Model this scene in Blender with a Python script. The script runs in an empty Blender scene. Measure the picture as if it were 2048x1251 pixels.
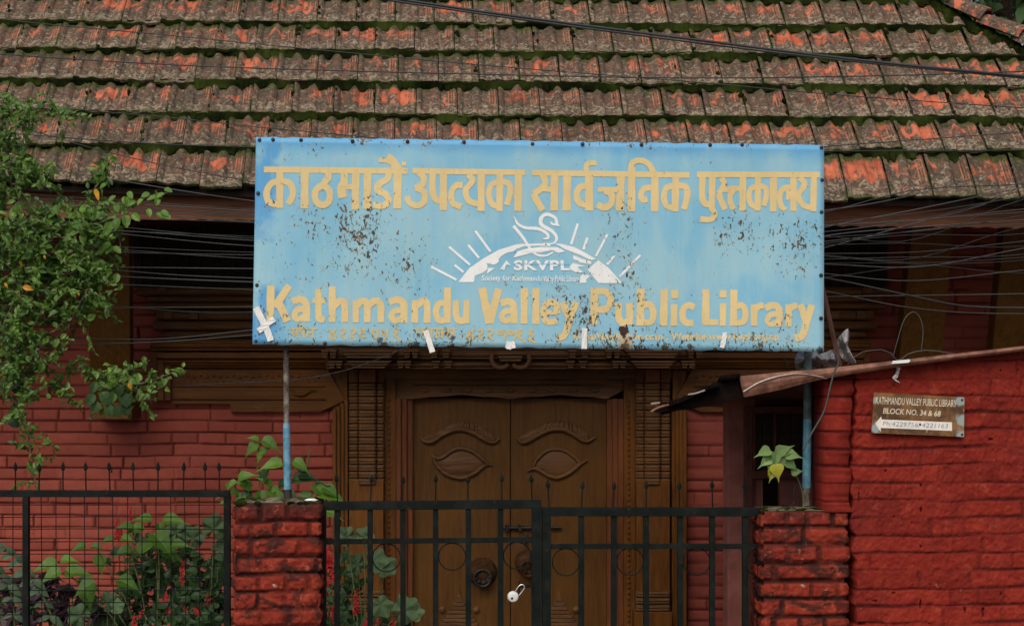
import bpy, bmesh, math, random
import numpy as np
from mathutils import Vector, Matrix

# ------------------------------------------------------------------ camera
F, CX, CY, H = 3500.0, 850.0, 740.0, 2.0      # focal length (in photo pixels), principal point, eye height
S = bpy.context.scene
C = S.collection
cam_d = bpy.data.cameras.new("camera")
cam = bpy.data.objects.new("camera", cam_d)
C.objects.link(cam)
cam.location = (0, 0, H)
cam.rotation_euler = (math.radians(90), 0, 0)
cam_d.sensor_fit = 'HORIZONTAL'
cam_d.sensor_width = 36
cam_d.lens = 36 * F / 2048
cam_d.shift_x = (1024 - CX) / 2048
cam_d.shift_y = (CY - 625.5) / 2048
cam_d.clip_start = 0.05
cam_d.clip_end = 500
cam_d.dof.use_dof = True
cam_d.dof.focus_distance = 7.8
cam_d.dof.aperture_fstop = 8.0
S.camera = cam

# ------------------------------------------------------------------ world, sun, exposure
SUN_EL, SUN_AZ = 48.0, 198.0                  # degrees; azimuth clockwise from +Y
w = bpy.data.worlds.new("World")
S.world = w
w.use_nodes = True
nt = w.node_tree
bg = nt.nodes["Background"]
sky = nt.nodes.new("ShaderNodeTexSky")
sky.sky_type = 'NISHITA'
sky.sun_disc = False
sky.sun_elevation = math.radians(SUN_EL)
sky.sun_rotation = math.radians(SUN_AZ)
sky.dust_density = 4.0
sky.air_density = 1.0
nt.links.new(sky.outputs[0], bg.inputs[0])
bg.inputs[1].default_value = 0.105
sun_d = bpy.data.lights.new("sun", 'SUN')
sun_d.energy = 1.95
sun_d.angle = math.radians(52)
sun_d.color = (1.0, 0.93, 0.82)
sun = bpy.data.objects.new("sun", sun_d)
C.objects.link(sun)
sv = Vector((math.sin(math.radians(SUN_AZ)) * math.cos(math.radians(SUN_EL)),
             math.cos(math.radians(SUN_AZ)) * math.cos(math.radians(SUN_EL)),
             math.sin(math.radians(SUN_EL))))
sun.location = sv * 30
sun.rotation_euler = sv.to_track_quat('Z', 'Y').to_euler()
S.view_settings.view_transform = 'Standard'
S.view_settings.look = 'None'
S.view_settings.exposure = 0.12
S.view_settings.gamma = 1.0

# ------------------------------------------------------------------ helpers
R = random.Random(11)


def P(px, py, Y):
    """the point at distance Y seen at photo pixel (px, py)"""
    return ((px - CX) * Y / F, Y, H - (py - CY) * Y / F)


def empty(name, loc, label=None, cat=None, group=None, parent=None):
    o = bpy.data.objects.new(name, None)
    C.objects.link(o)
    o.empty_display_size = 0.1
    o.location = loc
    if parent:
        o.parent = parent
    tag(o, label, cat, group)
    return o


def tag(o, label=None, cat=None, group=None, kind=None):
    if label: o["label"] = label
    if cat: o["category"] = cat
    if group: o["group"] = group
    if kind: o["kind"] = kind
    return o


def wloc(o):
    v = Vector(o.location)
    while o.parent:
        o = o.parent
        v += Vector(o.location)
    return v


class MB:
    """collects geometry in world coordinates; build() links it as one mesh object"""

    def __init__(self):
        self.v, self.f, self.rnd, self.uv = [], [], [], []
        self.n = 0

    def add(self, verts, faces, rnd=0.5, uv=None):
        b = self.n
        verts = np.asarray(verts, dtype=float).reshape(-1, 3)
        self.v.append(verts)
        self.n += len(verts)
        r = np.full(len(verts), rnd, dtype=float) if np.isscalar(rnd) else np.asarray(rnd, dtype=float)
        self.rnd.append(r)
        self.uv.append(np.zeros((len(verts), 2)) if uv is None else np.asarray(uv, dtype=float).reshape(-1, 2))
        self.f.extend([tuple(i + b for i in f) for f in faces])
        return b

    def box(self, x0, x1, y0, y1, z0, z1, rnd=0.5):
        v = [(x0, y0, z0), (x1, y0, z0), (x1, y1, z0), (x0, y1, z0), (x0, y0, z1), (x1, y0, z1), (x1, y1, z1), (x0, y1, z1)]
        self.add(v, [(0, 3, 2, 1), (4, 5, 6, 7), (0, 1, 5, 4), (1, 2, 6, 5), (2, 3, 7, 6), (3, 0, 4, 7)], rnd)

    def pbox(self, px0, px1, py0, py1, Y0, Y1, rnd=0.5):
        a = P(px0, py1, Y0); b = P(px1, py0, Y0)
        self.box(a[0], b[0], Y0, Y1, a[2], b[2], rnd)

    def prism(self, poly, Y0, Y1, rnd=0.5):
        """a pixel outline given real depth Y0..Y1 (front outline at Y0)"""
        pts = [P(x, y, Y0) for x, y in poly]
        n = len(pts)
        ar = sum(pts[i][0] * pts[(i + 1) % n][2] - pts[(i + 1) % n][0] * pts[i][2] for i in range(n))
        if ar < 0: pts = pts[::-1]
        v = [(p[0], Y0, p[2]) for p in pts] + [(p[0], Y1, p[2]) for p in pts]
        f = [tuple(range(n)), tuple(range(2 * n - 1, n - 1, -1))]
        f += [(i, i + n, (i + 1) % n + n, (i + 1) % n) for i in range(n)]
        self.add(v, f, rnd)

    def sweep_x(self, prof, x0, x1, rnd=0.5, cut0=0.0, cut1=0.0):
        """closed (y, z) outline swept along x"""
        n = len(prof)
        v = [(x0 + cut0 * i / n, y, z) for i, (y, z) in enumerate(prof)] + [(x1 - cut1 * i / n, y, z) for i, (y, z) in enumerate(prof)]
        f = [tuple(range(n - 1, -1, -1)), tuple(range(n, 2 * n))]
        f += [(i, (i + 1) % n, (i + 1) % n + n, i + n) for i in range(n)]
        self.add(v, f, rnd)

    def tube(self, path, r, n=8, rnd=0.5, cap=True):
        path = [Vector(p) for p in path]
        m = len(path)
        if not hasattr(r, '__len__'): r = [r] * m
        ups = None
        verts = []
        for i, p in enumerate(path):
            t = (path[min(i + 1, m - 1)] - path[max(i - 1, 0)])
            t = t.normalized() if t.length > 1e-9 else Vector((0, 0, 1))
            if ups is None:
                a = Vector((0, 0, 1)) if abs(t.z) < .9 else Vector((0, 1, 0))
                ups = (a - t * a.dot(t)).normalized()
            else:
                ups = (ups - t * ups.dot(t))
                ups = ups.normalized() if ups.length > 1e-6 else t.orthogonal().normalized()
            s = t.cross(ups)
            for k in range(n):
                a = 2 * math.pi * k / n
                verts.append(p + (ups * math.cos(a) + s * math.sin(a)) * r[i])
        faces = []
        for i in range(m - 1):
            for k in range(n):
                k2 = (k + 1) % n
                faces.append((i * n + k, i * n + k2, (i + 1) * n + k2, (i + 1) * n + k))
        if cap:
            faces.append(tuple(range(n - 1, -1, -1)))
            faces.append(tuple(range((m - 1) * n, m * n)))
        self.add([tuple(q) for q in verts], faces, rnd)

    def lathe(self, base, prof, n=12, axis='z', rnd=0.5, sx=1.0, sy=1.0):
        """prof: (radius, height) pairs; axis 'z' up or 'y' towards the camera"""
        v, f = [], []
        for r, h in prof:
            for k in range(n):
                a = 2 * math.pi * k / n
                if axis == 'z':
                    v.append((base[0] + r * math.cos(a) * sx, base[1] + r * math.sin(a) * sy, base[2] + h))
                else:
                    v.append((base[0] + r * math.cos(a) * sx, base[1] - h, base[2] + r * math.sin(a) * sy))
        m = len(prof)
        for i in range(m - 1):
            for k in range(n):
                k2 = (k + 1) % n
                f.append((i * n + k, i * n + k2, (i + 1) * n + k2, (i + 1) * n + k))
        f.append(tuple(range(n - 1, -1, -1)))
        f.append(tuple(range((m - 1) * n, m * n)))
        self.add(v, f, rnd)

    def build(self, name, mat, parent=None, smooth=False, bevel=0.0, label=None):
        V = np.concatenate(self.v) if self.v else np.zeros((0, 3))
        off = np.array(wloc(parent)) if parent else np.zeros(3)
        me = bpy.data.meshes.new(name)
        me.from_pydata((V - off).tolist(), [], self.f)
        me.update()
        uvl = me.uv_layers.new(name="UVMap")
        li = np.empty(len(me.loops), dtype=np.int32)
        me.loops.foreach_get("vertex_index", li)
        UV = np.concatenate(self.uv)
        uvl.data.foreach_set("uv", UV[li].astype(np.float32).ravel())
        at = me.attributes.new("rnd", 'FLOAT', 'POINT')
        at.data.foreach_set("value", np.concatenate(self.rnd).astype(np.float32))
        me.materials.append(mat)
        if bevel:
            bm = bmesh.new(); bm.from_mesh(me)
            bmesh.ops.remove_doubles(bm, verts=bm.verts, dist=1e-6)
            ed = [e for e in bm.edges if len(e.link_faces) == 2 and e.calc_face_angle(0) > 0.5]
            bmesh.ops.bevel(bm, geom=ed, offset=bevel, segments=2, affect='EDGES', profile=0.6, clamp_overlap=True)
            bm.to_mesh(me); bm.free()
        if smooth:
            me.polygons.foreach_set("use_smooth", [True] * len(me.polygons))
        o = bpy.data.objects.new(name, me)
        C.objects.link(o)
        if parent: o.parent = parent
        if label: o["label"] = label
        return o


def spline(pts, k=8):
    """Catmull-Rom through pts (tuples of any length)"""
    if len(pts) < 3:
        a, b = np.array(pts[0], float), np.array(pts[1], float)
        return [tuple(a + (b - a) * i / k) for i in range(k + 1)]
    p = [np.array(q, float) for q in pts]
    p = [2 * p[0] - p[1]] + p + [2 * p[-1] - p[-2]]
    out = []
    for i in range(1, len(p) - 2):
        for j in range(k):
            t = j / k
            out.append(tuple(.5 * (2 * p[i] + (p[i + 1] - p[i - 1]) * t + (2 * p[i - 1] - 5 * p[i] + 4 * p[i + 1] - p[i + 2]) * t * t
                                   + (3 * p[i] - 3 * p[i + 1] + p[i + 2] - p[i - 1]) * t ** 3)))
    out.append(tuple(p[-2]))
    return out


def hsh(a, b, s=0):
    a = np.asarray(a).astype(np.int64); b = np.asarray(b).astype(np.int64)
    n = (a * 374761393 + b * 668265263 + s * 974634777) & 0xffffffff
    n = ((n ^ (n >> 13)) * 1274126177) & 0xffffffff
    n = ((n ^ (n >> 15)) * 2246822519) & 0xffffffff
    return ((n ^ (n >> 16)) & 0xffff) / 65535.0


def vn(x, y, s=0):
    x = np.asarray(x, float); y = np.asarray(y, float)
    xi, yi = np.floor(x), np.floor(y)
    fx, fy = x - xi, y - yi
    fx = fx * fx * (3 - 2 * fx); fy = fy * fy * (3 - 2 * fy)
    a = hsh(xi, yi, s); b = hsh(xi + 1, yi, s); c = hsh(xi, yi + 1, s); d = hsh(xi + 1, yi + 1, s)
    return (a * (1 - fx) + b * fx) * (1 - fy) + (c * (1 - fx) + d * fx) * fy


def fbm(x, y, s=0, o=4):
    t, a, n = 0, .5, 0
    for i in range(o):
        t = t + a * vn(x * 2 ** i, y * 2 ** i, s + i * 7); n += a; a *= .5
    return t / n


def sst(a, b, x):
    t = np.clip((x - a) / (b - a), 0, 1)
    return t * t * (3 - 2 * t)


# ------------------------------------------------------------------ material helpers
class N:
    def __init__(self, name):
        self.m = bpy.data.materials.new(name)
        self.m.use_nodes = True
        self.nt = self.m.node_tree
        self.b = self.nt.nodes["Principled BSDF"]
        self.out = self.nt.nodes["Material Output"]
        self.tc = self.nt.nodes.new("ShaderNodeTexCoord")

    def node(self, t, **kw):
        n = self.nt.nodes.new(t)
        for k, v in kw.items(): setattr(n, k, v)
        return n

    def link(self, a, b): self.nt.links.new(a, b)

    def inp(self, sock, v):
        if hasattr(v, 'links') or hasattr(v, 'is_linked'): self.link(v, sock)
        elif isinstance(v, (tuple, list)) and len(v) == 3 and sock.type == 'RGBA': sock.default_value = (*v, 1)
        else: sock.default_value = v

    def obj(self): return self.tc.outputs['Object']

    def mapping(self, scale=(1, 1, 1), loc=(0, 0, 0), rot=(0, 0, 0), vec=None):
        n = self.node("ShaderNodeMapping")
        self.link(vec or self.obj(), n.inputs[0])
        n.inputs[1].default_value = loc; n.inputs[2].default_value = rot; n.inputs[3].default_value = scale
        return n.outputs[0]

    def noise(self, scale, detail=4, rough=.55, vec=None, dist=0.0):
        n = self.node("ShaderNodeTexNoise")
        self.link(vec or self.obj(), n.inputs['Vector'])
        n.inputs['Scale'].default_value = scale; n.inputs['Detail'].default_value = detail
        n.inputs['Roughness'].default_value = rough; n.inputs['Distortion'].default_value = dist
        return n.outputs['Fac']

    def voro(self, scale, vec=None, feature='F1'):
        n = self.node("ShaderNodeTexVoronoi", feature=feature)
        self.link(vec or self.obj(), n.inputs['Vector'])
        n.inputs['Scale'].default_value = scale
        return n.outputs['Distance']

    def math(self, op, a, b=0.0, c=0.0, clamp=False):
        n = self.node("ShaderNodeMath", operation=op, use_clamp=clamp)
        self.inp(n.inputs[0], a); self.inp(n.inputs[1], b); self.inp(n.inputs[2], c)
        return n.outputs[0]

    def step(self, x, a, b):
        n = self.node("ShaderNodeMapRange", interpolation_type='SMOOTHSTEP')
        self.inp(n.inputs[0], x); n.inputs[1].default_value = a; n.inputs[2].default_value = b
        return n.outputs[0]

    def mix(self, f, a, b, mode='MIX'):
        n = self.node("ShaderNodeMix", data_type='RGBA', blend_type=mode)
        self.inp(n.inputs[0], f); self.inp(n.inputs[6], a); self.inp(n.inputs[7], b)
        return n.outputs[2]

    def attr(self, name):
        n = self.node("ShaderNodeAttribute", attribute_name=name)
        return n.outputs['Fac']

    def uv(self):
        n = self.node("ShaderNodeSeparateXYZ")
        self.link(self.tc.outputs['UV'], n.inputs[0])
        return n.outputs[0], n.outputs[1]

    def sphere(self, c, r, stretch=1.0):
        """1 at c falling to 0 at distance r (object coordinates)"""
        n = self.node("ShaderNodeVectorMath", operation='SUBTRACT')
        self.link(self.obj(), n.inputs[0]); n.inputs[1].default_value = c
        m = self.node("ShaderNodeVectorMath", operation='MULTIPLY')
        self.link(n.outputs[0], m.inputs[0]); m.inputs[1].default_value = (1, 1, stretch)
        l = self.node("ShaderNodeVectorMath", operation='LENGTH')
        self.link(m.outputs[0], l.inputs[0])
        return self.math('SUBTRACT', 1.0, self.math('DIVIDE', l.outputs['Value'], r), clamp=True)

    def bump(self, h, strength=.5, dist=.01):
        n = self.node("ShaderNodeBump")
        self.link(h, n.inputs['Height']); n.inputs['Strength'].default_value = strength; n.inputs['Distance'].default_value = dist
        self.link(n.outputs[0], self.b.inputs['Normal'])

    def done(self, col, rough=.7, spec=.3, metal=0.0):
        self.inp(self.b.inputs['Base Color'], col); self.inp(self.b.inputs['Roughness'], rough)
        self.b.inputs['Specular IOR Level'].default_value = spec; self.inp(self.b.inputs['Metallic'], metal)
        return self.m


def mat_wood(name, dark, light, axis='z', scale=1.0, dust=0.25):
    n = N(name)
    st = {'x': (1.2, 14, 14), 'z': (14, 14, 1.2)}[axis]
    v = n.mapping(scale=tuple(s * scale for s in st))
    g = n.noise(4, 6, .65, v, .6)
    big = n.noise(1.8, 4, .6)
    fine = n.noise(60, 3, .6, n.mapping(scale=(1, 1, .12) if axis == 'z' else (.12, 1, 1)))
    col = n.mix(n.step(g, .3, .7), dark, light)
    col = n.mix(n.math('MULTIPLY', n.step(big, .45, .75), .6), col, tuple(c * 1.35 for c in light))
    col = n.mix(n.math('MULTIPLY', n.step(n.noise(9, 5, .7), .58, .72), dust), col, (.16, .13, .10))
    n.bump(n.math('ADD', n.math('MULTIPLY', g, .7), n.math('MULTIPLY', fine, .5)), .5, .004)
    return n.done(col, n.math('ADD', n.math('MULTIPLY', big, .3), .42), .3)


def mat_brick(name, base, alt, mortar_and_shade, grime=.3, rough=.8, white=0.0, fine=1.0, stain=0.0, grimy_top=False):
    n = N(name)
    r = n.attr("rnd")
    u, m = n.uv()                       # v of the uv map: joint mask, plus shade painted on slab sides
    big = n.noise(1.6, 5, .6); mid = n.noise(14, 5, .65); fin = n.noise(90, 4, .7)
    col = n.mix(n.step(mid, .3, .75), base, alt)
    col = n.mix(n.math('MULTIPLY', n.step(r, .35, 1.0), .45), col, tuple(c * .55 for c in base))
    col = n.mix(n.math('MULTIPLY', n.step(big, .45, .75), grime), col, tuple(c * .45 + .008 for c in base))
    col = n.mix(n.math('MULTIPLY', n.step(fin, .6, .78), .3), col, tuple(min(1, c * 1.8 + .02) for c in base))
    if stain:
        st = n.noise(6.5, 6, .72, n.mapping(scale=(1, 1, 1.7)), .5)
        sm = n.step(st, .47, .60) if stain > .5 else n.step(st, .56, .70)
        if grimy_top:               # wet black grime and moss spreading down from the exposed pillar top
            zz = n.node("ShaderNodeSeparateXYZ"); n.link(n.node("ShaderNodeNewGeometry").outputs['Position'], zz.inputs[0])
            hgt = n.math('ADD', zz.outputs[2], n.math('MULTIPLY', n.math('SUBTRACT', st, .5), .30))
            sm = n.math('MAXIMUM', sm, n.math('MULTIPLY', n.step(hgt, 1.30, 1.41), .85))
        col = n.mix(n.math('MULTIPLY', sm, stain), col, (.035, .013, .010))
        wear = n.step(n.noise(19, 5, .7, dist=.4), .57, .66)
        col = n.mix(n.math('MULTIPLY', wear, .55 if grimy_top else .22), col, (.42, .095, .05))
    if white:
        wm = n.math('MULTIPLY', n.step(n.noise(34, 5, .75, dist=.5), .63, .70), n.step(n.noise(3.3, 3), .46, .60))
        col = n.mix(n.math('MULTIPLY', wm, white), col, (.42, .33, .29))
    col = n.mix(n.math('MULTIPLY', m, .85), col, mortar_and_shade)
    n.bump(n.math('ADD', n.math('MULTIPLY', mid, .45), n.math('ADD', n.math('MULTIPLY', fin, .4), n.math('MULTIPLY', n.noise(210, 3, .6), .25))), .6 * fine, .008)
    return n.done(col, rough, .15)


def mat_leaf(name, a, b, trans=.25, rough=.5, vein=None):
    n = N(name)
    r = n.attr("rnd")
    col = n.mix(r, a, b)
    col = n.mix(n.math('MULTIPLY', n.step(n.noise(22, 3), .45, .75), .35), col, tuple(c * .6 for c in a))
    u, v = n.uv()
    if vein:
        e = n.math('ABSOLUTE', n.math('SUBTRACT', u, .5))
        col = n.mix(n.math('MULTIPLY', n.math('SUBTRACT', 1.0, n.step(e, .0, .05)), .6), col, vein)
    n.done(col, rough, .4)
    tr = n.node("ShaderNodeBsdfTranslucent")
    n.inp(tr.inputs[0], n.mix(.5, col, (.12, .2, .01), 'ADD') if trans > .2 else col)
    mx = n.node("ShaderNodeMixShader"); mx.inputs[0].default_value = trans
    n.link(n.b.outputs[0], mx.inputs[1]); n.link(tr.outputs[0], mx.inputs[2]); n.link(mx.outputs[0], n.out.inputs[0])
    return n.m


def mat_plain(name, col, rough=.6, var=.3, metal=0.0, sc=12, spec=.3, alt=None):
    n = N(name)
    f = n.noise(sc, 5, .65)
    c = n.mix(n.step(f, .35, .7), tuple(c * (1 - var) for c in col), alt or tuple(min(1, c * (1 + var)) for c in col))
    n.bump(n.noise(sc * 5, 4, .6), .25, .002)
    return n.done(c, rough, spec, metal)


# ------------------------------------------------------------------ leaves
def leaf(mb, pos, d, nrm, L, W, shape='oval', rnd=.5, droop=.25):
    d = Vector(d).normalized(); nrm = Vector(nrm)
    s = d.cross(nrm)
    s = s.normalized() if s.length > 1e-6 else d.orthogonal().normalized()
    nrm = s.cross(d).normalized()
    pos = Vector(pos)
    prof = {'oval': [(0, .05), (.25, .42), (.5, .5), (.78, .3), (1, .0)],
            'round': [(0, .1), (.2, .45), (.5, .55), (.8, .42), (1, .05)],
            'heart': [(-.1, .3), (.08, .55), (.3, .56), (.6, .3), (.8, .1), (1.15, .0)]}[shape]
    v, f, uv = [], [], []
    for t, wd in prof:
        bend = -droop * L * t * t
        c = pos + d * (L * t) + nrm * bend
        lift = nrm * (W * wd * .35)
        v += [c - s * (W * wd) + lift, c, c + s * (W * wd) + lift]
        uv += [(0, t), (.5, t), (1, t)]
    for i in range(len(prof) - 1):
        a = 3 * i
        f += [(a, a + 1, a + 4, a + 3), (a + 1, a + 2, a + 5, a + 4)]
    mb.add([tuple(q) for q in v], f, rnd, uv)


def lobed(mb, pos, up, nrm, Rr, rnd=.5, lobes=5, sharp=.28):
    """broad squash-like leaf, stalk at the notch"""
    up = Vector(up).normalized(); nrm = Vector(nrm)
    s = up.cross(nrm).normalized(); nrm = s.cross(up).normalized(); pos = Vector(pos)
    v, f, uv = [tuple(pos)], [], [(.5, 0)]
    K = 30
    for i in range(K + 1):
        a = -math.pi * .93 + 2 * math.pi * .93 * i / K
        r = Rr * (.78 + .1 * math.cos(a)) * (1 - sharp * .5 + sharp * .5 * math.cos(a * lobes)) * (.96 + .08 * math.sin(i * 5.1))
        q = pos + up * (r * math.cos(a)) + s * (r * math.sin(a)) + nrm * (Rr * .10 * math.cos(a * 5) - .12 * r * r / Rr)
        v.append(tuple(q)); uv.append((.5 + .5 * math.sin(a * 2.5), r / Rr))
    # inner ring for a soft cup
    b = len(v)
    for i in range(K + 1):
        q = Vector(v[0]) * .5 + Vector(v[1 + i]) * .5 + nrm * Rr * .06
        v.append(tuple(q)); uv.append((.5 + .5 * math.sin((-math.pi * .93 + 2 * math.pi * .93 * i / K) * 2.5), .5))
    for i in range(K):
        f.append((0, b + i, b + i + 1)); f.append((b + i, 1 + i, 2 + i, b + i + 1))
    mb.add(v, f, rnd, uv)


def rdir(rr, zb=0.0):
    while True:
        v = Vector((rr.uniform(-1, 1), rr.uniform(-1, 1), rr.uniform(-1, 1)))
        if .1 < v.length < 1:
            v.normalize(); v.z += zb
            return v.normalized()


# ------------------------------------------------------------------ brickwork as a height field
def brick_h(u, v, ch, L, seed, mw, depth, wob, rough, halfp=.3, vstr=(.2, 1.0), round_=0.0, hs0=.55):
    uu0 = u
    v2 = v + wob * (fbm(u * 2.2, v * 1.2, seed + 1, 3) - .5) * 2
    r = np.floor(v2 / ch)
    fv = v2 - r * ch
    u2 = u + hsh(r, 0 * r, seed + 2) * L + wob * .8 * (fbm(u * 3, v * 6, seed + 5, 2) - .5) * 2
    hl = L / 2
    j = np.round(u2 / hl)
    jx = j * hl + (hsh(r, j, seed + 3) - .5) * .3 * hl
    du = np.abs(u2 - jx)
    odd = np.mod(j, 2) == 1
    pres = np.where(odd, hsh(r, j, seed + 4) < halfp, True)
    st = np.where(pres, vstr[0] + (vstr[1] - vstr[0]) * hsh(r, j, seed + 6), 0)
    mwv = mw * (.7 + .8 * fbm(u * 5, v * 5, seed + 8, 2))
    dh = np.minimum(fv, ch - fv)
    gh = 1 - sst(.40, .90, dh / mwv)
    gv = (1 - sst(.40, .90, du / mwv)) * st
    hs = hs0 + (1 - hs0) * sst(.3, .62, vn(u * 3.5, r * 3.7, seed + 21))
    m = np.maximum(gh * hs, gv)
    bid = hsh(r, np.floor(u2 / L), seed + 9)
    rr = 1 - np.clip(np.minimum(dh, np.where(st > .1, du, 9)) / (ch * .5), 0, 1)
    h = -depth * m - round_ * rr ** 2.2 + (bid - .5) * depth * .5 * (1 - m)
    h += rough * (fbm(uu0 * 26, v * 30, seed + 11, 4) - .5) * 1.5 + rough * .9 * (fbm(uu0 * 75, v * 75, seed + 12, 2) - .5)
    return h, m, bid


def grid_faces(nx, nz):
    i = np.arange(nx - 1)[None, :] + (np.arange(nz - 1) * nx)[:, None]
    q = np.stack([i, i + 1, i + nx + 1, i + nx], -1).reshape(-1, 4)
    return q


def brick_slab(mb, x0, x1, z0, ztop, Y, thick, res, kw, left=None, right=None, extra=None):
    nx = max(3, int((x1 - x0) / res)); zt = ztop if callable(ztop) else (lambda x: 0 * x + ztop)
    zmx = float(np.max(zt(np.linspace(x0, x1, 20)))); nz = max(3, int((zmx - z0) / res))
    s = np.linspace(0, 1, nx)[None, :]; t = np.linspace(0, 1, nz)[:, None]
    zz = z0 + (zmx - z0) * t
    xl = x0 + (left(zz) if left else 0 * zz); xr = x1 + (right(zz) if right else 0 * zz)
    X = xl + (xr - xl) * s
    Z = z0 + (zt(X) - z0) * t
    h, m, b = brick_h(X, Z, **kw)
    if extra is not None:
        e, em = extra(X, Z)
        h = h + e; m = np.maximum(m, em)
    V = np.stack([X, Y - h, Z], -1).reshape(-1, 3)
    q = grid_faces(nx, nz)
    n0 = nx * nz
    ring = list(range(nx)) + [nx * k + nx - 1 for k in range(1, nz)] + [nx * (nz - 1) + k for k in range(nx - 2, -1, -1)] + [nx * k for k in range(nz - 2, 0, -1)]
    back = V[ring].copy(); back[:, 1] = Y + thick
    n1 = len(ring)
    fs = [tuple(f) for f in q.tolist()]
    fs += [(ring[i], n0 + i, n0 + (i + 1) % n1, ring[(i + 1) % n1]) for i in range(n1)]
    c0 = [0, nx - 1, nx - 1 + nz - 1, 2 * (nx - 1) + nz - 1]
    fs.append(tuple(n0 + i for i in c0[::-1]))
    mm = m.reshape(-1)
    uv = np.zeros((n0 + n1, 2)); uv[:n0, 1] = mm; uv[n0:, 1] = 1.15  # side faces darken towards the back: crack shade painted in through the joint mask
    rr = np.concatenate([b.reshape(-1), b.reshape(-1)[ring]])
    mb.add(np.concatenate([V, back]), fs, rr, uv)


def brick_column(mb, x0, x1, y0, y1, z0, z1, res, kw, bump_top=.006):
    """four brick faces round a rectangle, joined at the corners, with a rough top"""
    per = []
    rc = .012
    def seg(a, b, nrm):
        a = np.array(a); b = np.array(b); k = max(2, int(np.linalg.norm(b - a) / res))
        for i in range(k): per.append((*(a + (b - a) * i / k), *nrm))
    seg((x0 + rc, y0), (x1 - rc, y0), (0, -1)); seg((x1 - rc, y0), (x1, y0 + rc), (.7, -.7))
    seg((x1, y0 + rc), (x1, y1 - rc), (1, 0)); seg((x1, y1 - rc), (x1 - rc, y1), (.7, .7))
    seg((x1 - rc, y1), (x0 + rc, y1), (0, 1)); seg((x0 + rc, y1), (x0, y1 - rc), (-.7, .7))
    seg((x0, y1 - rc), (x0, y0 + rc), (-1, 0)); seg((x0, y0 + rc), (x0 + rc, y0), (-.7, -.7))
    per = np.array(per); n = len(per)
    d = np.r_[0, np.cumsum(np.linalg.norm(np.diff(per[:, :2], axis=0), axis=1))]
    nz = int((z1 - z0) / res)
    Z = np.linspace(z0, z1, nz)[:, None] + 0 * d[None, :]
    U = d[None, :] + 0 * Z
    h, m, b = brick_h(U, Z - z1, **kw)
    h[-1] -= .004
    X = per[None, :, 0] + per[None, :, 2] * h; Y = per[None, :, 1] + per[None, :, 3] * h
    V = np.stack([X, Y, Z], -1).reshape(-1, 3)
    fs = []
    for r in range(nz - 1):
        a = r * n
        for i in range(n):
            fs.append((a + i, a + (i + 1) % n, a + n + (i + 1) % n, a + n + i))
    uv = np.zeros((n * nz, 2)); uv[:, 1] = m.reshape(-1)
    base = mb.add(V, fs, b.reshape(-1), uv)
    # top: rings shrinking to the middle
    top = V[(nz - 1) * n:]
    cx, cy = (x0 + x1) / 2, (y0 + y1) / 2
    rings = [top]
    tf = []
    K = 7
    vv = []
    for k in range(1, K + 1):
        s = 1 - k / K * .98
        q = top.copy(); q[:, 0] = cx + (top[:, 0] - cx) * s; q[:, 1] = cy + (top[:, 1] - cy) * s
        q[:, 2] = z1 + bump_top * (fbm(q[:, 0] * 14, q[:, 1] * 14, 5, 3) * 2 - .2) * min(1, k / 2)
        vv.append(q)
    allv = np.concatenate([top] + vv)
    for k in range(K):
        for i in range(n):
            tf.append((k * n + i, k * n + (i + 1) % n, (k + 1) * n + (i + 1) % n, (k + 1) * n + i))
    tf.append(tuple(range(K * n, (K + 1) * n)))
    tm = MB(); tm.add(allv, tf, .3)
    return tm


# ------------------------------------------------------------------ materials
M = {}
M['wall'] = mat_brick('painted_brick', (.335, .076, .053), (.39, .096, .067), (.060, .013, .009), .15, .85, fine=.4)
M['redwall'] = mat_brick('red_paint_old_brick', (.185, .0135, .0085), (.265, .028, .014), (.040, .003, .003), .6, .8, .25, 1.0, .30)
M['pillar'] = mat_brick('stained_red_brick', (.20, .019, .011), (.29, .042, .018), (.014, .006, .005), .5, .8, .7, 1.1, .92, True)
M['wood'] = mat_wood('brown_wood', (0.085, 0.026, 0.002), (0.175, 0.06, 0.006), 'x')
M['woodv'] = mat_wood('brown_wood_upright', (0.09, 0.03, 0.002), (0.185, 0.064, 0.006), 'z')
M['door'] = mat_wood('door_wood', (.088, .034, .004), (.145, .058, .007), 'z', .8, .32)
M['carved'] = mat_wood('carved_wood', (.085, .038, .013), (.195, .088, .032), 'x', 1, .5)
M['strut'] = mat_wood('strut_wood', (.070, .030, .004), (.125, .054, .007), 'z', .8, .1)
M['jamb'] = mat_wood('reddish_jamb_wood', (0.115, 0.032, 0.007), (0.2, 0.062, 0.018), 'z')
M['fascia'] = mat_wood('fascia_wood', (0.13, 0.042, 0.014), (0.22, 0.082, 0.03), 'x', .8, .3)
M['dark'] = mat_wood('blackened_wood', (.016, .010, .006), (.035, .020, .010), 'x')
_n = N('chipped_black_enamel')
_c = _n.mix(_n.step(_n.noise(11, 5, .65), .40, .72), (.005, .008, .007), (.013, .016, .014))
_c = _n.mix(_n.math('MULTIPLY', _n.step(_n.noise(30, 5, .7, dist=.6), .62, .69), .8), _c, (.050, .026, .015))
_n.bump(_n.noise(70, 4, .6), .3, .002)
M['black'] = _n.done(_c, _n.math('ADD', .45, _n.math('MULTIPLY', _n.noise(20, 3), .3)), .08)
M['iron'] = mat_plain('dull_iron', (.05, .045, .04), .55, .4, .5)
M['steel'] = mat_plain('bright_steel', (.62, .62, .60), .25, .1, .85, 30, .5)
M['cable'] = mat_plain('grey_cable', (.055, .058, .056), .5, .2, 0, 3, .4)
M['cable_dark'] = mat_plain('black_cable', (.022, .026, .028), .5, .3, 0, 3, .4)
M['moss'] = mat_plain('moss', (.006, .009, .002), .95, .4, 0, 4.5, .05, (.026, .038, .006))
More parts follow.
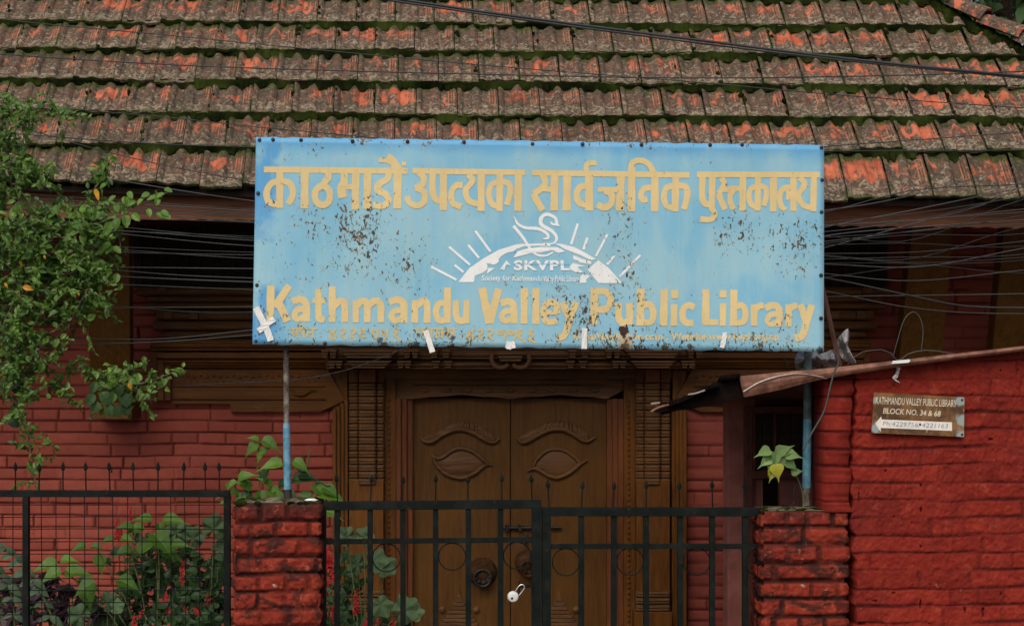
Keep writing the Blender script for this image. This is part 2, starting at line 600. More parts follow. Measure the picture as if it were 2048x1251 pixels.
M['tape'] = mat_plain('white_tape', (.74, .74, .72), .5, .06, 0, 20, .3)
M['soil'] = mat_plain('soil', (.055, .040, .028), .95, .4, 0, 6, .1)
M['asphalt'] = mat_plain('asphalt', (.05, .05, .048), .9, .3, 0, 20, .2)
M['sheet'] = mat_plain('grey_plastic_sheet', (.36, .36, .36), .45, .25, 0, 14, .4)
M['stem'] = mat_plain('green_stem', (.10, .13, .04), .7, .4)
M['bark'] = mat_plain('brown_bark', (.12, .085, .06), .85, .4, 0, 30)
M['leaf'] = mat_leaf('creeper_leaf', (.022, .070, .010), (.130, .245, .030), .28, .42)
M['leaf_light'] = mat_leaf('young_leaf', (.060, .150, .016), (.135, .27, .026), .32, .5, (.16, .30, .05))
M['leaf_dark'] = mat_leaf('dark_leaf', (.018, .048, .012), (.045, .100, .024), .2, .5)
M['leaf_squash'] = mat_leaf('squash_leaf', (.070, .125, .055), (.13, .20, .092), .2, .8, (.17, .25, .12))
M['leaf_purple'] = mat_leaf('purple_leaf', (.018, .007, .012), (.040, .014, .022), .1, .5)
M['leaf_yellow'] = mat_leaf('yellow_leaf', (.60, .26, .02), (.75, .36, .03), .3, .5)
M['leaf_peepal'] = mat_leaf('peepal_leaf', (.10, .18, .06), (.20, .32, .10), .3, .4, (.28, .36, .16))
M['leaf_yg'] = mat_leaf('yellowing_leaf', (.27, .30, .03), (.46, .42, .04), .3, .45, (.3, .4, .1))
M['petal'] = mat_leaf('red_petal', (.36, .008, .012), (.62, .02, .03), .25, .5)


def mat_tile():
    n = N('weathered_clay_tile')
    u, s = n.uv(); r = n.attr("rnd")
    big = n.noise(1.1, 4, .6); mid = n.noise(11, 5, .65, dist=.8); fin = n.noise(38, 5, .72, n.mapping(scale=(1.25, .8, 1)), .9); vf = n.noise(120, 3, .6)
    clay = n.mix(n.step(mid, .35, .65), (.38, .085, .042), (.54, .155, .078))
    dark = n.mix(n.step(fin, .35, .65), (.042, .033, .023), (.128, .092, .064))
    pale = n.mix(n.step(vf, .35, .65), (.17, .135, .092), (.37, .31, .22))
    reddish = (.19, .078, .050)
    weather = n.mix(n.math('MULTIPLY', n.step(n.noise(17, 4, .6), .46, .62), .42), dark, reddish)
    # pale lichen: squiggles, thicker towards the lower edge
    low = n.math('SUBTRACT', 1.0, n.step(s, .05, .65))
    sq = n.noise(30, 4, .6, n.mapping(scale=(.75, 1, 1)), 1.6)
    lich = n.step(n.math('ADD', sq, n.math('MULTIPLY', low, .085)), .565, .64)
    weather = n.mix(n.math('MULTIPLY', lich, .85), weather, pale)
    # bare clay: blotches in the middle of the tile, different on every tile
    midband = n.math('MULTIPLY', n.step(s, .20, .48), n.math('SUBTRACT', 1.0, n.step(s, .72, 1.0)))
    trough = n.math('SUBTRACT', 1.0, n.math('MULTIPLY', n.math('ABSOLUTE', n.math('SUBTRACT', u, .58)), 2.2))
    score = n.math('ADD', n.math('MULTIPLY', n.noise(12, 5, .65, n.mapping(scale=(1.5, 1, .6)), .5), .9), n.math('MULTIPLY', r, .16))
    score = n.math('ADD', score, n.math('MULTIPLY', n.math('SUBTRACT', big, .5), .30))
    score = n.math('ADD', score, n.math('MULTIPLY', midband, .13))
    score = n.math('ADD', score, n.math('MULTIPLY', trough, .07))
    bare = n.math('MULTIPLY', n.step(score, .745, .82), n.math('MULTIPLY', n.step(midband, .05, .4), n.math('SUBTRACT', 1.0, n.math('MULTIPLY', n.step(fin, .55, .68), .55))))
    col = n.mix(bare, weather, clay)
    streak = n.noise(1.9, 6, .7, n.mapping(scale=(1.6, 1, .8)), .6)
    col = n.mix(n.math('MULTIPLY', n.step(streak, .50, .68), .55), col, (.042, .036, .024))
    # worn interlocking ribs show thin clay lines
    ribs = n.math('MULTIPLY', n.step(n.math('ABSOLUTE', n.math('SUBTRACT', n.math('FRACT', n.math('MULTIPLY', u, 15)), .5)), .22, .40), n.step(u, .76, .80))
    col = n.mix(n.math('MULTIPLY', n.math('MULTIPLY', ribs, n.step(mid, .40, .55)), n.math('MULTIPLY', midband, .8)), col, (.50, .16, .085))
    # moss near the edges
    ms = n.math('MULTIPLY', n.step(n.noise(7, 5, .7), .36, .54), n.math('MAXIMUM', n.step(s, .72, .95), n.math('SUBTRACT', 1.0, n.step(s, .0, .10))))
    ms2 = n.math('MULTIPLY', n.step(n.noise(5, 5, .7), .47, .60), n.math('MAXIMUM', n.step(u, .955, .99), n.math('SUBTRACT', 1.0, n.step(u, .01, .05))))
    ms = n.math('MAXIMUM', ms, ms2)
    col = n.mix(n.math('MULTIPLY', ms, .9), col, n.mix(n.step(fin, .4, .6), (.020, .030, .008), (.055, .078, .014)))
    n.bump(n.math('ADD', n.math('MULTIPLY', fin, .8), n.math('MULTIPLY', vf, .35)), .8, .008)
    return n.done(col, .85, .2)


M['tile'] = mat_tile()

# ------------------------------------------------------------------ ground
mb = MB()
mb.add([(-40, -30, 0), (40, -30, 0), (40, 60, 0), (-40, 60, 0)], [(0, 1, 2, 3)])
tag(mb.build('ground', M['soil']), kind='structure')
mb = MB(); mb.box(-40, 40, -6, 5.9, -.3, .004)
tag(mb.build('road', M['asphalt']), kind='structure')
mb = MB(); mb.box(-40, 40, 5.9, 7.3, -.3, .13)
tag(mb.build('pavement', mat_plain('concrete', (.24, .23, .21), .9, .25, 0, 8), bevel=.01), kind='structure')

# ------------------------------------------------------------------ the library building
YW = 10.5
bld = empty('library_building', (0, YW, 0), 'red painted brick building with mossy clay tile roof and carved wooden door', 'building')
WK = dict(ch=.0707, L=.36, seed=3, mw=.0072, depth=.014, wob=.006, rough=.0022, halfp=.45, vstr=(.05, 1.0), round_=.003)
xl = P(668, 0, YW)[0]; xr = P(1374, 0, YW)[0]
mb = MB()
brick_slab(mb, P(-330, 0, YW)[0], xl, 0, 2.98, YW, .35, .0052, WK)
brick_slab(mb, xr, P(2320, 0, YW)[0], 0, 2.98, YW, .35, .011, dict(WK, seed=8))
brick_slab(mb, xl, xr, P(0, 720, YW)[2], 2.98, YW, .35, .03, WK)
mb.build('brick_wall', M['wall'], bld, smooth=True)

# roof rows: y of the lower tile edges at the left and right of the photo
rowL = [368, 296, 230, 168, 106, 51, -4, -57, -108, -157, -204]
rowR = [403, 309, 246, 182, 121, 63, 5, -50, -103, -153, -201]
EY, DY = 9.0, .19


def roof_pt(x, k):
    """a point on the roof's batten plane: x across, k = row number (may be fractional)"""
    k0 = min(int(math.floor(max(k, 0))), len(rowL) - 2)
    t = k - k0
    def row(j):
        Y = EY + DY * j
        zl = P(0, rowL[j], Y)[2]; zr = P(0, rowR[j], Y)[2]
        xa, xb = P(0, 0, Y)[0], P(2000, 0, Y)[0]
        q = (x - xa) / (xb - xa)
        sag = -.022 * math.sin(q * 3.1) * max(0, 1 - j / 3)
        return Y, zl + (zr - zl) * q + sag
    a, b = row(k0), row(k0 + 1)
    return Vector((x, a[0] + (b[0] - a[0]) * t, a[1] + (b[1] - a[1]) * t))


def hip_x(k):
    pts = [(0, 2560), (2, 2300), (3, 2180), (4, 2072), (5, 1952), (6, 1855), (7, 1760), (10, 1500)]
    for (k0, a), (k1, b) in zip(pts, pts[1:]):
        if k <= k1:
            px = a + (b - a) * (k - k0) / (k1 - k0); break
    else: px = 1500
    return P(px, 0, EY + DY * k)[0]


TW = .2215
NU, NS = 27, 7
us = np.linspace(0, 1, NU)
def bumpf(c, wd): return np.clip(1 - ((us - c) / wd) ** 2, 0, None) ** 1.0
tprof = .9 * bumpf(.03, .13) + .95 * bumpf(.47, .15) + .75 * bumpf(.90, .15) - .22 * bumpf(.82, .02) - .3 * bumpf(.88, .02) - .3 * bumpf(.94, .02)
mb = MB(); moss = MB()
for k in range(10):
    xs = P(142, 0, 9.0)[0] + (TW / 2 if k % 2 else 0) - 14 * TW + R.uniform(-.012, .012)
    hx = hip_x(k)
    for i in range(44):
        xa = xs + i * TW
        if xa > hx or xa < -3.3: continue
        x_mid = xa + TW / 2
        rn = R.random(); dz = R.uniform(-.004, .007); tilt = R.uniform(-.010, .010); ds = R.uniform(-.05, .05) - (R.random() < .06) * .07
        p0, p1 = roof_pt(x_mid, k), roof_pt(x_mid, k + 1)
        sl = (p1 - p0).normalized(); nm = Vector((0, -sl.z, sl.y)); 
        if nm.z < 0: nm = -nm
        V, UV = [], []
        for js in range(NS):
            s = js / (NS - 1) * 1.13 + (ds if js == 0 else 0)
            if js == 0: s = ds
            for iu in range(NU):
                u = us[iu]
                x = min(xa + .0025 + u * (TW - .005), hip_x(k + max(0, s)))
                amp = .023 * (.38 + .62 * min(1, max(0, s) / .22))
                hgt = .034 * (1 - s) + tprof[iu] * amp + dz + tilt * (u - .5)
                q = roof_pt(x, k + s) + nm * hgt
                V.append(tuple(q)); UV.append((u, min(1, max(0, s))))
        f = []
        for js in range(NS - 1):
            for iu in range(NU - 1):
                a = js * NU + iu
                f.append((a, a + 1, a + NU + 1, a + NU))
        # lower lip and underside
        b = len(V)
        for iu in range(NU):
            q = Vector(V[iu]) - nm * .017; V.append(tuple(q)); UV.append((us[iu], 0))
        for iu in range(NU):
            q = Vector(V[NU * 3 + iu]) - nm * .017; V.append(tuple(q)); UV.append((us[iu], 0))
        for iu in range(NU - 1):
            f.append((iu + 1, iu, b + iu, b + iu + 1)); f.append((b + iu + 1, b + iu, b + NU + iu, b + NU + iu + 1))
        f.append((0, NU * 3, b + NU, b)); f.append((NU - 1, b + NU - 1, b + 2 * NU - 1, NU * 4 - 1))
        mb.add(V, f, rn, UV)
    # moss growing in the joint under this row's lower edge, on the row below
    if k > 0:
        x = -3.1; col = 0
        vv, ff = [], []
        while x < hx - .02:
            q0 = roof_pt(x, k); q1 = roof_pt(x, k - .35)
            sl = (q0 - q1).normalized(); nm = Vector((0, -sl.z, sl.y)); nm = nm if nm.z > 0 else -nm
            thick = float(fbm(x * 5.0 + k * 7, k * 3.3, 4, 3)); fine = float(vn(x * 60, k * 9.1, 6))
            dens = float(sst(.29, .62, thick)) * (1.0 if x > -1.9 else .55)
            reach = (.006 + .046 * dens * (.35 + .9 * fine))
            hh = .008 + .012 * dens * (.4 + fine)
            L = .26
            for t, hgt in ((.02, .042), (0, .03 + hh * .6), (-.4 * reach / L, hh + .014), (-reach / L, .001 + .006 * fine)):
                vv.append(tuple(roof_pt(x, k + t) + nm * (hgt - .004 + .034 * 0 + (.016 if t < -.1 else .0))))
            if col:
                a = (col - 1) * 4; b = col * 4
                for z in range(3): ff.append((a + z + 1, b + z + 1, b + z, a + z))
            col += 1; x += .011
        moss.add(vv, ff)
mb.build('roof_tiles', M['tile'], bld, smooth=False)
# loose tufts of moss in the vertical joints and on the hip
for _ in range(520):
    k = R.choice([1, 2, 3, 4, 5, 6, 7]); x = R.uniform(-2.8, hip_x(k))
    base = P(142, 0, 9.0)[0] + (TW / 2 if k % 2 else 0) - 14 * TW
    x = base + round((x - base) / TW) * TW + R.gauss(0, .006)
    if x > hip_x(k): continue
    if float(fbm(x * 1.3 + 3, k * 1.7, 14, 3)) < .47: continue
    s0 = R.uniform(.0, .8)
    p = roof_pt(x, k + s0) + Vector((0, -.02, .026))
    r0 = R.uniform(.006, .016)
    moss.lathe(p, [(r0 * .7, -.012), (r0, .004), (r0 * .7, r0), (.002, r0 * 1.3)], 6, sx=R.uniform(.5, 1.0), sy=1.5)
for k in np.arange(3.2, 7.5, .03):
    x = hip_x(float(k)) - abs(R.gauss(.0, .035)); p = roof_pt(x, float(k)) + Vector((0, -.015, .03))
    r0 = R.uniform(.015, .035)
    moss.lathe(p, [(r0, -.03), (r0, .0), (r0 * .6, r0 * .7), (.003, r0)], 7)
tag(moss.build('roof_moss', M['moss'], bld, smooth=False), kind='stuff')

# hip cap tiles
def hp(k): return roof_pt(hip_x(k), k) + Vector((0, -.01, .05))
k = 3.0; ks = []
while k < 7.4:
    ks.append(k); k += .62
for k in ks:
    a, b = hp(k) + Vector((0, 0, .028)), hp(k + .72)
    d = (b - a).normalized(); s = d.cross(Vector((0, 0, 1))).normalized(); u = s.cross(d)
    V, f, UV = [], [], []
    KA = 10
    for r, (p, rad) in enumerate(((a, .078), (a + (b - a) * .5, .07), (b, .062))):
        for inn in (0, .014):
            for q in range(KA + 1):
                an = math.pi * q / KA
                V.append(tuple(p + s * math.cos(an) * (rad - inn) + u * (math.sin(an) * (rad - inn)))); UV.append((.3, .5))
    W_ = KA + 1
    for r in range(2):
        for q in range(KA):
            o = r * 2 * W_
            f.append((o + q, o + q + 1, o + 2 * W_ + q + 1, o + 2 * W_ + q))
            f.append((o + W_ + q + 1, o + W_ + q, o + 3 * W_ + q, o + 3 * W_ + q + 1))
    for q in range(KA):
        f.append((q + 1, q, W_ + q, W_ + q + 1))
    m2 = MB(); m2.add(V, f, R.uniform(.75, 1), UV)
    m2.build('hip_tile', M['tile'], bld, smooth=False)

# boards under the tiles, eaves board, the far roof slope behind the hip
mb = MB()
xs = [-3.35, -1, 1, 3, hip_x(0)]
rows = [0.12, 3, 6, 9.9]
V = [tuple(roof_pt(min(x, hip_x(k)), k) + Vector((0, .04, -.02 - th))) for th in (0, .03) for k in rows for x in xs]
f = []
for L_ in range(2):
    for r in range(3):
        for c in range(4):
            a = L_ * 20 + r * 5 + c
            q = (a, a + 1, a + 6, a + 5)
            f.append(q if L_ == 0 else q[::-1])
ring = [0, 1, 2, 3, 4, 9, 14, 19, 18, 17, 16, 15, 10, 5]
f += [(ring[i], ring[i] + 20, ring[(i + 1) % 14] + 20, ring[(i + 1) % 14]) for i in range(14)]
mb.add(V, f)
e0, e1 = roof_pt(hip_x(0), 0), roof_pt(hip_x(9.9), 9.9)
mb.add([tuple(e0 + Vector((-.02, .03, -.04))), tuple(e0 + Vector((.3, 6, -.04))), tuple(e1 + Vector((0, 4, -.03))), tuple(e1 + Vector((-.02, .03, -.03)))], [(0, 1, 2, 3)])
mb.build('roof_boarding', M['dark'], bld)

# soffit: flat boards from the eaves to the wall
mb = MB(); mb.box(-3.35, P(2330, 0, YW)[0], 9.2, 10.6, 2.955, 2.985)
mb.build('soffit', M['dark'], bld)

# eaves board with a scalloped lower edge
def fascia(pxa, pxb, ya, yb, ta, tb):
    m_ = MB()
    Y0 = 9.14
    n_ = int((pxb - pxa) / 6)
    V = []
    for i in range(n_ + 1):
        px = pxa + (pxb - pxa) * i / n_; t = i / n_
        lo = yb[0] + (yb[1] - yb[0]) * t - 3.0 * abs(math.sin(px * .082)) ; hi = ya[0] + (ya[1] - ya[0]) * t
        a = P(px, lo, Y0); b = P(px, hi, Y0)
        V += [(a[0], Y0, a[2]), (b[0], Y0, b[2]), (a[0], Y0 + .03, a[2]), (b[0], Y0 + .03, b[2])]
    f = []
    for i in range(n_):
        a = 4 * i; b = a + 4
        f += [(a, b, b + 1, a + 1), (a + 2, a + 3, b + 3, b + 2), (a, a + 2, b + 2, b), (a + 1, b + 1, b + 3, a + 3)]
    m_.add(V, f)
    # a slim moulding along the board
    return m_
fm = fascia(-320, 2330, (378, 420), (434, 460), 0, 0)
fm.build('eaves_board', M['fascia'], bld)

# rafters' ends and slanting struts
for (xt0, xt1, yt, xb0, xb1, yb_) in ((172, 258, 440, 180, 262, 838), (1826, 1908, 440, 1790, 1876, 838), (2010, 2096, 440, 1974, 2062, 838), (-190, -104, 440, -182, -100, 838)):
    m_ = MB()
    Yt, Yb = 9.62, 10.22
    a0, a1 = P(xt0, yt, Yt), P(xt1, yt, Yt); b0, b1 = P(xb0, yb_ - 32, Yb), P(xb1, yb_ - 32, Yb)
    top = P(0, 385, 9.5)[2]
    dx = (a0[0] - b0[0]) * .1
    th = .11
    V = [b0, b1, (b1[0], b1[1] + th, b1[2] + .03), (b0[0], b0[1] + th, b0[2] + .03), a0, a1, (a1[0], a1[1] + th, a1[2] + .03), (a0[0], a0[1] + th, a0[2] + .03)]
    m_.add(V, [(0, 3, 2, 1), (4, 5, 6, 7), (0, 1, 5, 4), (1, 2, 6, 5), (2, 3, 7, 6), (3, 0, 4, 7)])
    # raised edge fillets on the strut face
    s_ = m_.build('roof_strut', M['strut'], bld, bevel=.006)
    m_ = MB(); m_.pbox(xb0 - 1, xb1 + 1, yb_ - 33, yb_, Yb - .06, YW + .03)
    m_.build('strut_foot', M['strut'], s_, bevel=.006)


# stepped, carved cornice below the eaves window and the black window behind it
def cornice(px0, px1, sgn, name):
    """stack of mouldings; each higher one projects further and runs further towards sgn"""
    m_ = MB()
    ys = [(572, 590), (590, 604), (604, 618), (618, 640), (640, 660), (660, 676), (676, 690)]
    for i, (a, b) in enumerate(ys):
        Y0 = YW - .20 + .020 * i + (.012 if i % 2 else 0)
        ext = (len(ys) - i) * 8 - (14 if i % 2 else 0)
        x0 = px0 - ext if sgn < 0 else px0; x1 = px1 if sgn < 0 else px1 + ext
        A = P(x0, b, Y0); B = P(x1, a, Y0); h = B[2] - A[2]
        prof = [(YW + .01, A[2]), (Y0 + .02, A[2] + .001), (Y0 + .004, A[2] + h * .2), (Y0, A[2] + h * .55), (Y0 + .012, A[2] + h * .9), (YW + .01, B[2] - .001)]
        m_.sweep_x(prof, A[0], B[0])
        # stepped dentil ends
        for t in range(0 if i % 3 else 3):
            xx = (x0 + 14 + t * 26) if sgn < 0 else (x1 - 34 - t * 26)
            if (t + i) % 2: m_.pbox(xx, xx + 18, a + 3, b - 3, Y0 - .022, Y0 + .02)
    return m_.build(name, M['carved'], bld, bevel=.003)
cornice(330, 700, -1, 'window_cornice')
cornice(1330, 1730, 1, 'window_cornice')
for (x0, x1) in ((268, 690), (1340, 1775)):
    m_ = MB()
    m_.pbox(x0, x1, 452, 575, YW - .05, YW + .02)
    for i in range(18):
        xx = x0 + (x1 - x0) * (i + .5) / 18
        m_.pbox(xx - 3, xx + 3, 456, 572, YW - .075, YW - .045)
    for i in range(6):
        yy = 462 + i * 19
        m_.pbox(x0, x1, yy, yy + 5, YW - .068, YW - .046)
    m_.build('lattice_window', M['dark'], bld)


# ------------------------------------------------------------------ door surround
def moulding(px0, px1, py0, py1, Y0, Yb, cut=(0, 0), kind='ogee'):
    """horizontal moulding; cut = mitre of the ends in pixels (upper edge longer)"""
    A = P(px0, py1, Y0); B = P(px1, py0, Y0); h = B[2] - A[2]; c0 = cut[0] * Y0 / F; c1 = cut[1] * Y0 / F
    prof = {'ogee': [(Yb, 0), (Y0 + .020, 0), (Y0 + .022, .18), (Y0 + .006, .30), (Y0, .50), (Y0 + .004, .70), (Y0 + .014, .82), (Y0 + .014, 1), (Yb, 1)],
            'flat': [(Yb, 0), (Y0 + .004, 0), (Y0, .06), (Y0, .94), (Y0 + .004, 1), (Yb, 1)]}[kind]
    n_ = len(prof)
    V = [(A[0] + c0 * (1 - t), y, A[2] + h * t) for y, t in prof] + [(B[0] - c1 * (1 - t), y, A[2] + h * t) for y, t in prof]
    f = [tuple(range(n_ - 1, -1, -1)), tuple(range(n_, 2 * n_))] + [(i, (i + 1) % n_, (i + 1) % n_ + n_, i + n_) for i in range(n_)]
    return V, f


for (x0, x1, sg) in ((300, 655, -1), (1385, 1742, 1)):
    frame = MB()
    for i, (a, b, Yf) in enumerate(((682, 700, 10.33), (704, 716, 10.37), (716.5, 729, 10.39), (729.5, 737, 10.42))):
        d = i * 12
        xx0, xx1 = (x0 + d, x1) if sg < 0 else (x0, x1 - d)
        V, f = moulding(xx0, xx1, a, b, Yf, YW + .02, kind='ogee' if i != 1 else 'flat')
        frame.add(V, f)
    # upright end of the frame, three fillets
    for i in range(3):
        xx = x0 + i * 14 if sg < 0 else x1 - (i + 1) * 14
        frame.pbox(xx, xx + 13, 706 + i * 12, 800, 10.38 + i * .02, YW + .02)
    frame.build('lintel_moulding', M['wood'], bld, bevel=.003)
for (x0, x1, cx, ol) in ((350, 645, 610, [(342, 738), (655, 738), (690, 800), (640, 823), (461, 823), (461, 807), (342, 807)]),
                         (1395, 1690, 1440, [(1385, 738), (1700, 738), (1700, 807), (1580, 807), (1580, 823), (1402, 823), (1350, 800)])):
    panel = MB()
    panel.prism(ol, 10.455, YW + .02)
    x = x0                       # rows of shallow carved bosses
    while x < x1:
        p = P(x, 752 + 2 * math.sin(x * .2), 10.457)
        panel.lathe(p, [(.014, -.004), (.013, .004), (.006, .008), (.001, .009)], 7, 'y', sy=.8)
        p = P(x + 6, 762, 10.457)
        panel.lathe(p, [(.009, -.004), (.008, .004), (.001, .007)], 6, 'y')
        x += 13
    V, f = moulding(x0 - 6, x1 + 6, 771, 775, 10.445, YW + .01); panel.add(V, f)
    V, f = moulding(x0 - 6, x1 + 6, 795, 801, 10.44, YW + .01); panel.add(V, f)
    pts = spline([P(cx - 32, 774, 10.45), P(cx - 22, 786, 10.445), P(cx - 5, 788, 10.44), P(cx + 12, 780, 10.445), P(cx + 26, 782, 10.45)], 6)
    panel.tube(pts, [.003 + .008 * math.sin(math.pi * i / (len(pts) - 1)) for i in range(len(pts))], 6)
    panel.build('lintel_panel', M['wood'], bld)

# big carved beam over the door (just below the signboard)
beam = MB()
for (a, b, Yf) in ((682, 698, 10.20), (699, 717, 10.22), (721, 737, 10.27)):
    V, f = moulding(652, 1392, a, b, Yf, YW + .02)
    beam.add(V, f)
beam.pbox(652, 1392, 717, 721, 10.33, YW)
beam.pbox(700, 1345, 737.5, 757, 10.49, YW + .1)
def trap(cx, w0, w1, a, b, Yf):
    for i in range(3):
        t0, t1 = i / 3, (i + 1) / 3
        q0 = w0 + (w1 - w0) * t0; q1 = w0 + (w1 - w0) * (t1 - .02)
        beam.prism([(cx - q0, a + (b - a) * t0), (cx + q0, a + (b - a) * t0), (cx + q1, a + (b - a) * (t1 - .08)), (cx - q1, a + (b - a) * (t1 - .08))], Yf + .012 * i, Yf + .1)
for cx in (738, 1306):
    trap(cx, 58, 42, 699, 717, 10.15); trap(cx, 46, 30, 721, 737, 10.19)
    for off in (-88, -72, 76, 92):
        trap(cx + off * 1.0, 8, 4, 699, 717, 10.16); trap(cx + off * .84, 8, 4, 721, 737, 10.20)
for cx in (868, 892, 1145, 1170):
    trap(cx, 9, 5, 699, 717, 10.17); trap(cx + (4 if cx < 1000 else -4), 9, 5, 721, 737, 10.22)
trap(1021, 28, 20, 704, 724, 10.15)
for s in (-1, 1):
    pts = spline([P(1021 + s * 34, 706, 10.19), P(1021 + s * 38, 718, 10.18), P(1021 + s * 30, 732, 10.18), P(1021 + s * 14, 734, 10.18), P(1021 + s * 4, 728, 10.18)], 6)
    beam.tube(pts, .013, 7)
beam.build('carved_beam', M['carved'], bld, bevel=.002)

# scalloped board above the leaves
sb = MB()
poly = [(790, 757), (1250, 757), (1250, 778), (1215, 797)]
for i in range(60, -1, -1):
    x = 826 + (1215 - 826) * i / 60
    t = abs(((x - 1020) / 97.0) % 2 - 1)
    poly.append((x, 791 + 8 * sst(.55, 1.0, t) - 2 * math.cos((x - 1020) / 15.5)))
poly += [(790, 797)]
sb.prism(poly, 10.55, 10.62)
V, f = moulding(826, 1215, 768, 772, 10.535, 10.56); sb.add(V, f)
for i in range(9):
    cx = 850 + i * 42.5
    sb.lathe(P(cx, 780, 10.55), [(.03, -.004), (.028, .006), (.014, .012), (.002, .013)], 10, 'y', sy=.5)
sb.build('scalloped_board', M['carved'], bld, bevel=.002)

# uprights: outer frames, ribbed columns, bead strips, jambs
GZ = 1407
for (x0, x1) in ((665, 696), (1344, 1374)):
    m_ = MB()
    n_ = 4
    for i in range(n_):
        a = x0 + (x1 - x0) * i / n_; b = x0 + (x1 - x0) * (i + .93) / n_
        k = i if x0 < 1000 else n_ - 1 - i
        m_.pbox(a, b, 800 + (3 - k) * 6, GZ, 10.40 + .018 * k, YW + .1)
    m_.pbox(x0 + 1, x1 - 1, 739, GZ, 10.48, YW + .12)
    m_.build('outer_frame', M['woodv'], bld, bevel=.004)


def ribbed(m_, px0, px1, Y0, Yb, py0, py1, pitch, depth=.019):
    """upright with turned-looking rings along its height"""
    prof = []
    y = py0
    while y < py1 - 1:
        for t, d in ((.0, 1.0), (.10, .35), (.22, .06), (.45, 0), (.55, .30), (.62, .30), (.70, .06), (.88, .10), (.96, .7)):
            prof.append((Y0 + depth * d, P(0, y + pitch * t, Y0)[2]))
        y += pitch
    prof.append((Y0 + depth, P(0, y, Y0)[2]))
    a = P(px0, 0, Y0)[0]; b = P(px1, 0, Y0)[0]
    ch = min(.010, (b - a) * .2)
    V, f = [], []
    for (yy, zz) in prof:
        V += [(a, Yb, zz), (a, yy + ch, zz), (a + ch, yy, zz), (b - ch, yy, zz), (b, yy + ch, zz), (b, Yb, zz)]
    for i in range(len(prof) - 1):
        for c in range(5):
            q = i * 6 + c
            f.append((q, q + 6, q + 7, q + 1))
    m_.add(V, f)


for (x0, c0, c1, x1) in ((697, 717, 752, 768), (1272, 1290, 1321, 1341)):
    m_ = MB()
    ribbed(m_, x0, c0, 10.46, YW + .1, 765, 958, 13.6)
    ribbed(m_, c1, x1, 10.46, YW + .1, 765, 958, 13.6)
    ribbed(m_, c0 + .5, c1 - .5, 10.43, YW + .1, 765, 958, 13.6)
    col = m_.build('ribbed_column', M['carved'], bld)
    m_ = MB(); m_.pbox(c0 + 1, c1 - 1, 738, 764, 10.42, YW + .1)
    m_.build('column_cap', M['jamb'], col, bevel=.004)
    for (a, b) in ((x0, c0 - .5), (c1 + .5, x1)):
        m_ = MB(); m_.pbox(a, b, 738, 764.5, 10.47, YW + .1); m_.build('cap_side', M['woodv'], col, bevel=.004)
    m_ = MB(); m_.pbox(x0 + 1, x1 - 1, 959, 1180, 10.45, YW + .1); m_.build('column_shaft', M['woodv'], col, bevel=.004)
    m_ = MB(); ribbed(m_, x0, x1, 10.42, YW + .1, 1180, 1222, 14); m_.build('ribbed_base', M['carved'], col)
    m_ = MB(); m_.pbox(x0 - 3, x1 + 3, 1223, GZ, 10.40, YW + .1); m_.build('column_plinth', M['woodv'], col, bevel=.004)
for (x0, x1, j0, j1) in ((769, 791, 791, 826), (1248, 1271, 1214, 1248)):
    m_ = MB(); m_.pbox(x0, x1, 740, GZ, 10.52, YW + .14)
    y = 800
    cx = (x0 + x1) / 2 - 2
    while y < GZ - 10:
        m_.lathe(P(cx, y, 10.52), [(.012, -.003), (.010, .006), (.002, .010)], 4, 'y', sy=1.3)
        y += 11
    m_.build('beaded_strip', M['woodv'], bld)
    m_ = MB()
    d = (j1 - j0)
    for i in range(3):
        a = j0 + d * i / 3; b = j0 + d * (i + .94) / 3
        k = i if j0 < 1000 else 2 - i
        m_.pbox(a, b, 797, GZ, 10.53 + .022 * k, YW + .16)
    m_.build('door_jamb', M['jamb'], bld, bevel=.004)
# dark backing box added behind the door, shuts sky out of gaps
m_ = MB(); m_.pbox(610, 1430, 690, GZ, 10.72, 10.90); m_.build('door_backing', M['dark'], bld)

# ------------------------------------------------------------------ the carved double door (a part of the building)
door = empty('door', P(1020, GZ, 10.62), parent=bld)
door.location = Vector(P(1020, GZ, 10.62)) - Vector(bld.location)
YD = 10.62
for (x0, x1) in ((822, 1020.3), (1021.7, 1218)):
    m_ = MB(); m_.pbox(x0, x1, 796, GZ, YD, YD + .06)
    m_.build('door_leaf', M['door'], door, bevel=.004)


def c2(pts, ox, oy, sc): return [(ox + x / sc, oy + y / sc) for x, y in pts]


def relief(px, Y, r, n=7, k=6):
    p = spline([P(x, y, Y) for x, y in px], k)
    m_ = MB(); m = len(p)
    m_.tube(p, [r * (.45 + .55 * min(1, 5 * min(i, m - 1 - i) / m)) for i in range(m)], n)
    return m_


def fill_dome(m_, outline, Y, h):
    """low bulge over a closed pixel outline"""
    cx = sum(p[0] for p in outline) / len(outline); cy = sum(p[1] for p in outline) / len(outline)
    n = len(outline); V, f = [], []
    K = 5
    for k in range(K + 1):
        s = 1 - k / K
        for x, y in outline:
            a = P(cx + (x - cx) * s, cy + (y - cy) * s, Y)
            V.append((a[0], Y - h * math.sqrt(1 - s * s * .98), a[2]))
    for k in range(K):
        for i in range(n):
            f.append((k * n + i, k * n + (i + 1) % n, (k + 1) * n + (i + 1) % n, (k + 1) * n + i))
    m_.add(V, f)


